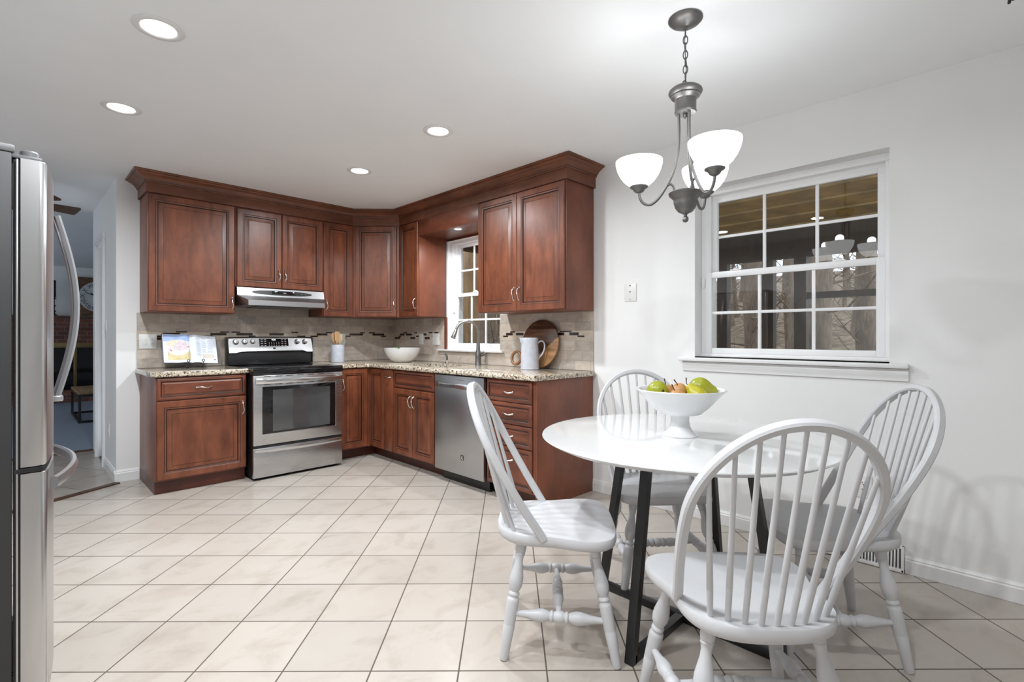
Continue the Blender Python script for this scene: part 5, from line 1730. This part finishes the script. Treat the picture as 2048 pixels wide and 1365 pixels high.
# ------------------------------------------------------------------ living room seen past the fridge
t = thing('fireplace', 'red brick fireplace with a raised hearth and dark brass glass doors', 'fireplace', (-1.0, 11.85, 0))
FL = 4.19
MB().box((0, 0.0, 0.005), (FL, 0.5, 0.20)).build('hearth', 'brick', t, smooth=0)
fb = MB()
for (x0, x1, z0, z1) in [(0, 1.45, 0.2, 1.52), (2.75, FL, 0.2, 1.52), (1.45, 2.75, 1.02, 1.52)]:
    fb.box((x0, 0.38, z0), (x1, 0.5, z1))
fb.build('brick_face', 'brick', t, smooth=0)
MB().box((0, 0.30, 1.52), (FL, 0.5, 1.552), 0.003).build('mantel', 'rustic', t)
MB().box((1.45, 0.49, 0.2), (2.75, 0.499, 1.02)).build('firebox', 'black_plastic', t, smooth=0)
m = MB()
for (x0, x1, z0, z1) in [(1.42, 2.78, 0.97, 1.06), (1.42, 1.50, 0.205, 0.97), (2.70, 2.78, 0.205, 0.97), (1.80, 1.85, 0.205, 0.97), (2.30, 2.35, 0.205, 0.97)]:
    m.box((x0, 0.355, z0), (x1, 0.379, z1), 0.002)
m.build('brass_frame', 'brass', t)
MB().box((1.50, 0.372, 0.21), (2.70, 0.376, 0.97)).build('glass_doors', 'black_glass', t, smooth=0)

t = thing('wall_clock', 'square rustic wood wall clock with a round pale roman numeral dial', 'clock', (1.16, 12.27, 1.925))
MB().box((-0.37, 0.0, -0.36), (0.37, 0.04, 0.36), 0.004).build('backboard', 'rustic', t)
fo = MB().lathe([(0.0, 0.0), (0.285, 0.0), (0.288, 0.004), (0.285, 0.012), (0.0, 0.013)], 64, Matrix.Translation((0, -0.001, 0)) @ Matrix.Rotation(R(90), 4, 'X'), cap=False).build('dial', 'clock_face', t)
for k, s in enumerate(['XII', 'I', 'II', 'III', 'IIII', 'V', 'VI', 'VII', 'VIII', 'IX', 'X', 'XI']):
    a = R(90 - 30 * k)
    text('numeral', s, 0.095, 'ink', fo, (0.225 * math.cos(a), -0.0155, 0.225 * math.sin(a)), (R(90), -(R(90) - a) * -1 if False else (R(90) - a), 0))
for name, ang, L, w in (('hour_hand', 150, 0.13, 0.009), ('minute_hand', 158, 0.20, 0.006)):
    mm = Matrix.Translation((0, -0.018, 0)) @ Matrix.Rotation(-R(ang), 4, 'Y')
    MB().box((-0.03, -0.002, -w), (L, 0.002, w), 0.001, mat=mm).build(name, 'ink', t)

t = thing('candlestick', 'tall twisted black metal candlestick standing on the mantel', 'candlestick', (0.535, 12.20, 1.5525))
MB().lathe([(0.05, 0.0), (0.05, 0.01), (0.016, 0.03), (0.012, 0.06), (0.03, 0.08), (0.012, 0.10), (0.012, 0.16), (0.028, 0.18), (0.011, 0.20), (0.011, 0.29), (0.03, 0.31), (0.014, 0.33), (0.03, 0.345)], 18).build('base', 'iron', t)
m = MB()
for s in range(3):
    m.tube([(0.016 * math.cos(2 * PI * k / 8 + s * 2.1), 0.016 * math.sin(2 * PI * k / 8 + s * 2.1), 0.34 + k * 0.0105) for k in range(29)], 0.013, 8)
m.build('twist', 'iron', t)

t = thing('coffee_table', 'wood topped coffee table with a thin black metal frame on the carpet', 'coffee table', (0.63, 8.88, 0.0045))
MB().box((0, 0, 0.385), (0.75, 1.18, 0.415), 0.003).build('tabletop', 'table_wood', t)
for x in (0, 0.72):
    for y in (0, 1.15):
        MB().box((x, y, 0.0), (x + 0.03, y + 0.03, 0.384)).build('leg', 'black_metal', t, smooth=0)
MB().box((0.03, 0, 0), (0.72, 0.03, 0.03)).box((0.03, 1.15, 0), (0.72, 1.18, 0.03)).box((0, 0.03, 0), (0.03, 1.15, 0.03)).box((0.72, 0.03, 0), (0.75, 1.15, 0.03)).build('floor_rail', 'black_metal', t, smooth=0)
MB().box((0.03, 0, 0.35), (0.72, 0.03, 0.384)).box((0, 0.03, 0.35), (0.03, 1.15, 0.384)).build('top_rail', 'black_metal', t, smooth=0)
t = thing('potted_plant', 'small green potted plant at the edge of the view on the coffee table', 'plant', (0.96, 9.25, 0.4205))
MB().lathe([(0.0, 0), (0.06, 0), (0.075, 0.12), (0.07, 0.12), (0.06, 0.10), (0, 0.10)], 24, cap=False).build('pot', 'porcelain', t)
m = MB()
for k in range(36):
    a, b = rnd.uniform(0, 2 * PI), rnd.uniform(0.1, 1.3)
    p = Vector((math.cos(a) * math.cos(b), math.sin(a) * math.cos(b), math.sin(b))) * rnd.uniform(0.08, 0.16)
    m.tube([(0, 0, 0.10), p * 0.5 + Vector((0, 0, 0.14)), p + Vector((0, 0, 0.14))], [0.004, 0.012, 0.002], 6)
m.build('foliage', 'leaf', t)
t = thing('ceiling_fan', 'ceiling fan with dark wooden blades beyond the refrigerator', 'ceiling fan', (-0.05, 5.30, 0))
MB().lathe([(0.07, ZC - 0.0005), (0.06, ZC - 0.05), (0.012, ZC - 0.06), (0.012, 2.30), (0.06, 2.29), (0.10, 2.26), (0.10, 2.19), (0.05, 2.16), (0.0, 2.155)], 32).build('motor', 'iron', t)
for k in range(5):
    a = R(17 - 72 * k)
    mm = Matrix.Rotation(a, 4, 'Z') @ Matrix.Translation((0, 0, 2.205)) @ Matrix.Rotation(R(-15), 4, 'X')
    MB().prism(rnd_poly([(0.16, -0.045), (0.455, -0.07), (0.455, 0.07), (0.16, 0.045)], [0.01, 0.025, 0.025, 0.01]), -0.004, 0.004, mat=mm).box((0.09, -0.012, -0.006), (0.18, 0.012, -0.0042), mat=mm).build('blade', 'fan_wood', t, smooth=0)

# ------------------------------------------------------------------ outside
struct('ground', MB().add([(x, y, z) for (x, y, z) in [(3.36, -6, -0.6), (8, -6, -0.7), (14, -6, -0.5), (45, -6, 6.2), (3.36, 50, -0.6), (8, 50, -0.7), (14, 50, -0.5), (45, 50, 6.2)]],
                      [(0, 1, 5, 4), (1, 2, 6, 5), (2, 3, 7, 6)]), 'litter')
# porch beyond the dining window
PX0, PX1, PY0, PY1 = 3.36, 6.3, -1.2, 4.2
t = thing('screened_porch', 'tan boarded porch ceiling on dark posts outside the dining window', 'porch', (PX0, PY0, -0.05))
def L_(x, y, z): return (x - PX0, y - PY0, z + 0.05)
MB().add([L_(PX0, PY0, 2.75), L_(PX1 + 0.2, PY0, 2.42), L_(PX1 + 0.2, PY1, 2.42), L_(PX0, PY1, 2.75), L_(PX0, PY0, 2.80), L_(PX1 + 0.2, PY0, 2.47), L_(PX1 + 0.2, PY1, 2.47), L_(PX0, PY1, 2.80)],
         [(0, 1, 2, 3), (4, 5, 6, 7), (0, 1, 5, 4), (1, 2, 6, 5), (2, 3, 7, 6), (3, 0, 4, 7)]).build('roof', 'porch_wood', t, smooth=0)
for k in range(9):
    x = PX0 + 0.12 + k * 0.345
    z = 2.75 - 0.33 * (x - PX0) / (PX1 + 0.2 - PX0)
    MB().box(L_(x, PY0, z - 0.016), L_(x + 0.014, PY1, z + 0.004)).build('batten', 'porch_rafter', t, smooth=0)
MB().box(L_(PX1 - 0.08, PY0, 2.08), L_(PX1 + 0.08, PY1, 2.42)).build('header_beam', 'porch_dark', t, smooth=0)
MB().box(L_(PX0 + 0.02, PY1 - 0.10, 2.10), L_(PX1 - 0.08, PY1, 2.40)).build('header_beam', 'porch_dark', t, smooth=0)
for y in (-0.9, 0.2, 1.68, 2.02, 2.55, 3.3, 4.08):
    MB().box(L_(PX1 - 0.06, y - 0.06, -0.62), L_(PX1 + 0.06, y + 0.06, 2.08)).build('post', 'porch_dark', t, smooth=0)
MB().box(L_(PX1 - 0.03, PY0, 1.60), L_(PX1 + 0.03, 1.62, 1.67)).build('rail', 'porch_dark', t, smooth=0)
MB().box(L_(PX0 + 0.0, PY0, -0.40), L_(PX1 + 0.1, PY1, -0.30)).build('porch_floor', 'porch_dark', t, smooth=0)
# cedar post near the sink window
o = MB().box((4.30, 5.12, -0.65), (4.48, 5.30, 3.4), 0.01).build('cedar_post', 'cedar')
tag(o, 'tan cedar post outside the sink window at its left edge', 'post')
# bare woods
rt = random.Random(21)
def make_tree(seed, h, r, nb):
    rn = random.Random(seed)
    t = thing('bare_tree', 'leafless tree in the woods outside the windows', 'tree', (0, 0, 0), 0, 'bare woodland trees outside the windows')
    lean = Vector((rn.uniform(-0.05, 0.05), rn.uniform(-0.05, 0.05), 1))
    pts, rad = [], []
    for i in range(9):
        s = i / 8
        pts.append(Vector((lean.x * s * h + rn.uniform(-1, 1) * 0.03, lean.y * s * h + rn.uniform(-1, 1) * 0.03, s * h)))
        rad.append(r * (1.25 - 0.9 * s) if i else r * 1.5)
    MB().tube(pts, rad, 12).build('trunk', 'bark', t)
    b = MB()
    for k in range(nb):
        s = rn.uniform(0.12, 0.95)
        i = min(7, int(s * 8))
        p = pts[i].lerp(pts[i + 1], s * 8 - i)
        a = rn.uniform(0, 2 * PI)
        L = rn.uniform(0.4, 1.05)
        d_ = Vector((math.cos(a), math.sin(a), rn.uniform(0.1, 0.9))).normalized()
        q1 = p + d_ * L * 0.5 + Vector((rn.uniform(-.1, .1), rn.uniform(-.1, .1), rn.uniform(-.1, .1)))
        q2 = p + d_ * L + Vector((rn.uniform(-.2, .2), rn.uniform(-.2, .2), rn.uniform(0, .3)))
        b.tube([p, q1, q2], [0.022, 0.014, 0.004], 5)
        for _ in range(3):
            w0 = q1.lerp(q2, rn.uniform(0, 0.8))
            b.tube([w0, w0 + Vector((rn.uniform(-.5, .5), rn.uniform(-.5, .5), rn.uniform(-.1, .5)))], [0.008, 0.002], 4)
    b.build('branches', 'bark', t)
    return t
protos = [make_tree(1, 9.0, 0.16, 26), make_tree(2, 8.0, 0.10, 34), make_tree(3, 10.0, 0.22, 20), make_tree(4, 6.0, 0.06, 40)]
used = set()
def gz(x): return -0.7 + (0 if x < 8 else (0.2 * (x - 8) / 6 if x < 14 else 0.2 + 6.7 * (x - 14) / 31))
k = 0
spots_t = []
fixed = [(8.1, 2.05, 2), (9.2, 1.5, 0), (9.6, 3.4, 1), (7.0, 7.9, 0), (8.7, 8.6, 2), (8.4, 6.6, 1), (10.4, 9.6, 0)]
for (x, y, p) in fixed: spots_t.append((x, y, p))
tries = 0
while len(spots_t) < 75 and tries < 4000:
    tries += 1
    dist = rt.uniform(10.0, 34)
    tt = rt.uniform(-0.16, 0.78)
    F_ = dist / math.hypot(1, tt)
    x, y = (F_ + F_ * tt) / math.sqrt(2), (F_ - F_ * tt) / math.sqrt(2)
    if x < 7.2: continue
    if min(math.hypot(x - a, y - b) for a, b, _ in spots_t) < 1.9: continue
    spots_t.append((x, y, rt.randrange(4)))
for (x, y, p) in spots_t:
    if p not in used:
        o = protos[p]; used.add(p)
    else:
        o = copy_tree(protos[p])
    o.location = (x, y, gz(x) - 0.05)
    o.rotation_euler = (0, 0, rt.uniform(0, 6.28))
    s = rt.uniform(0.85, 1.25)
    o.scale = (s, s, s)

bpy.context.view_layer.update()
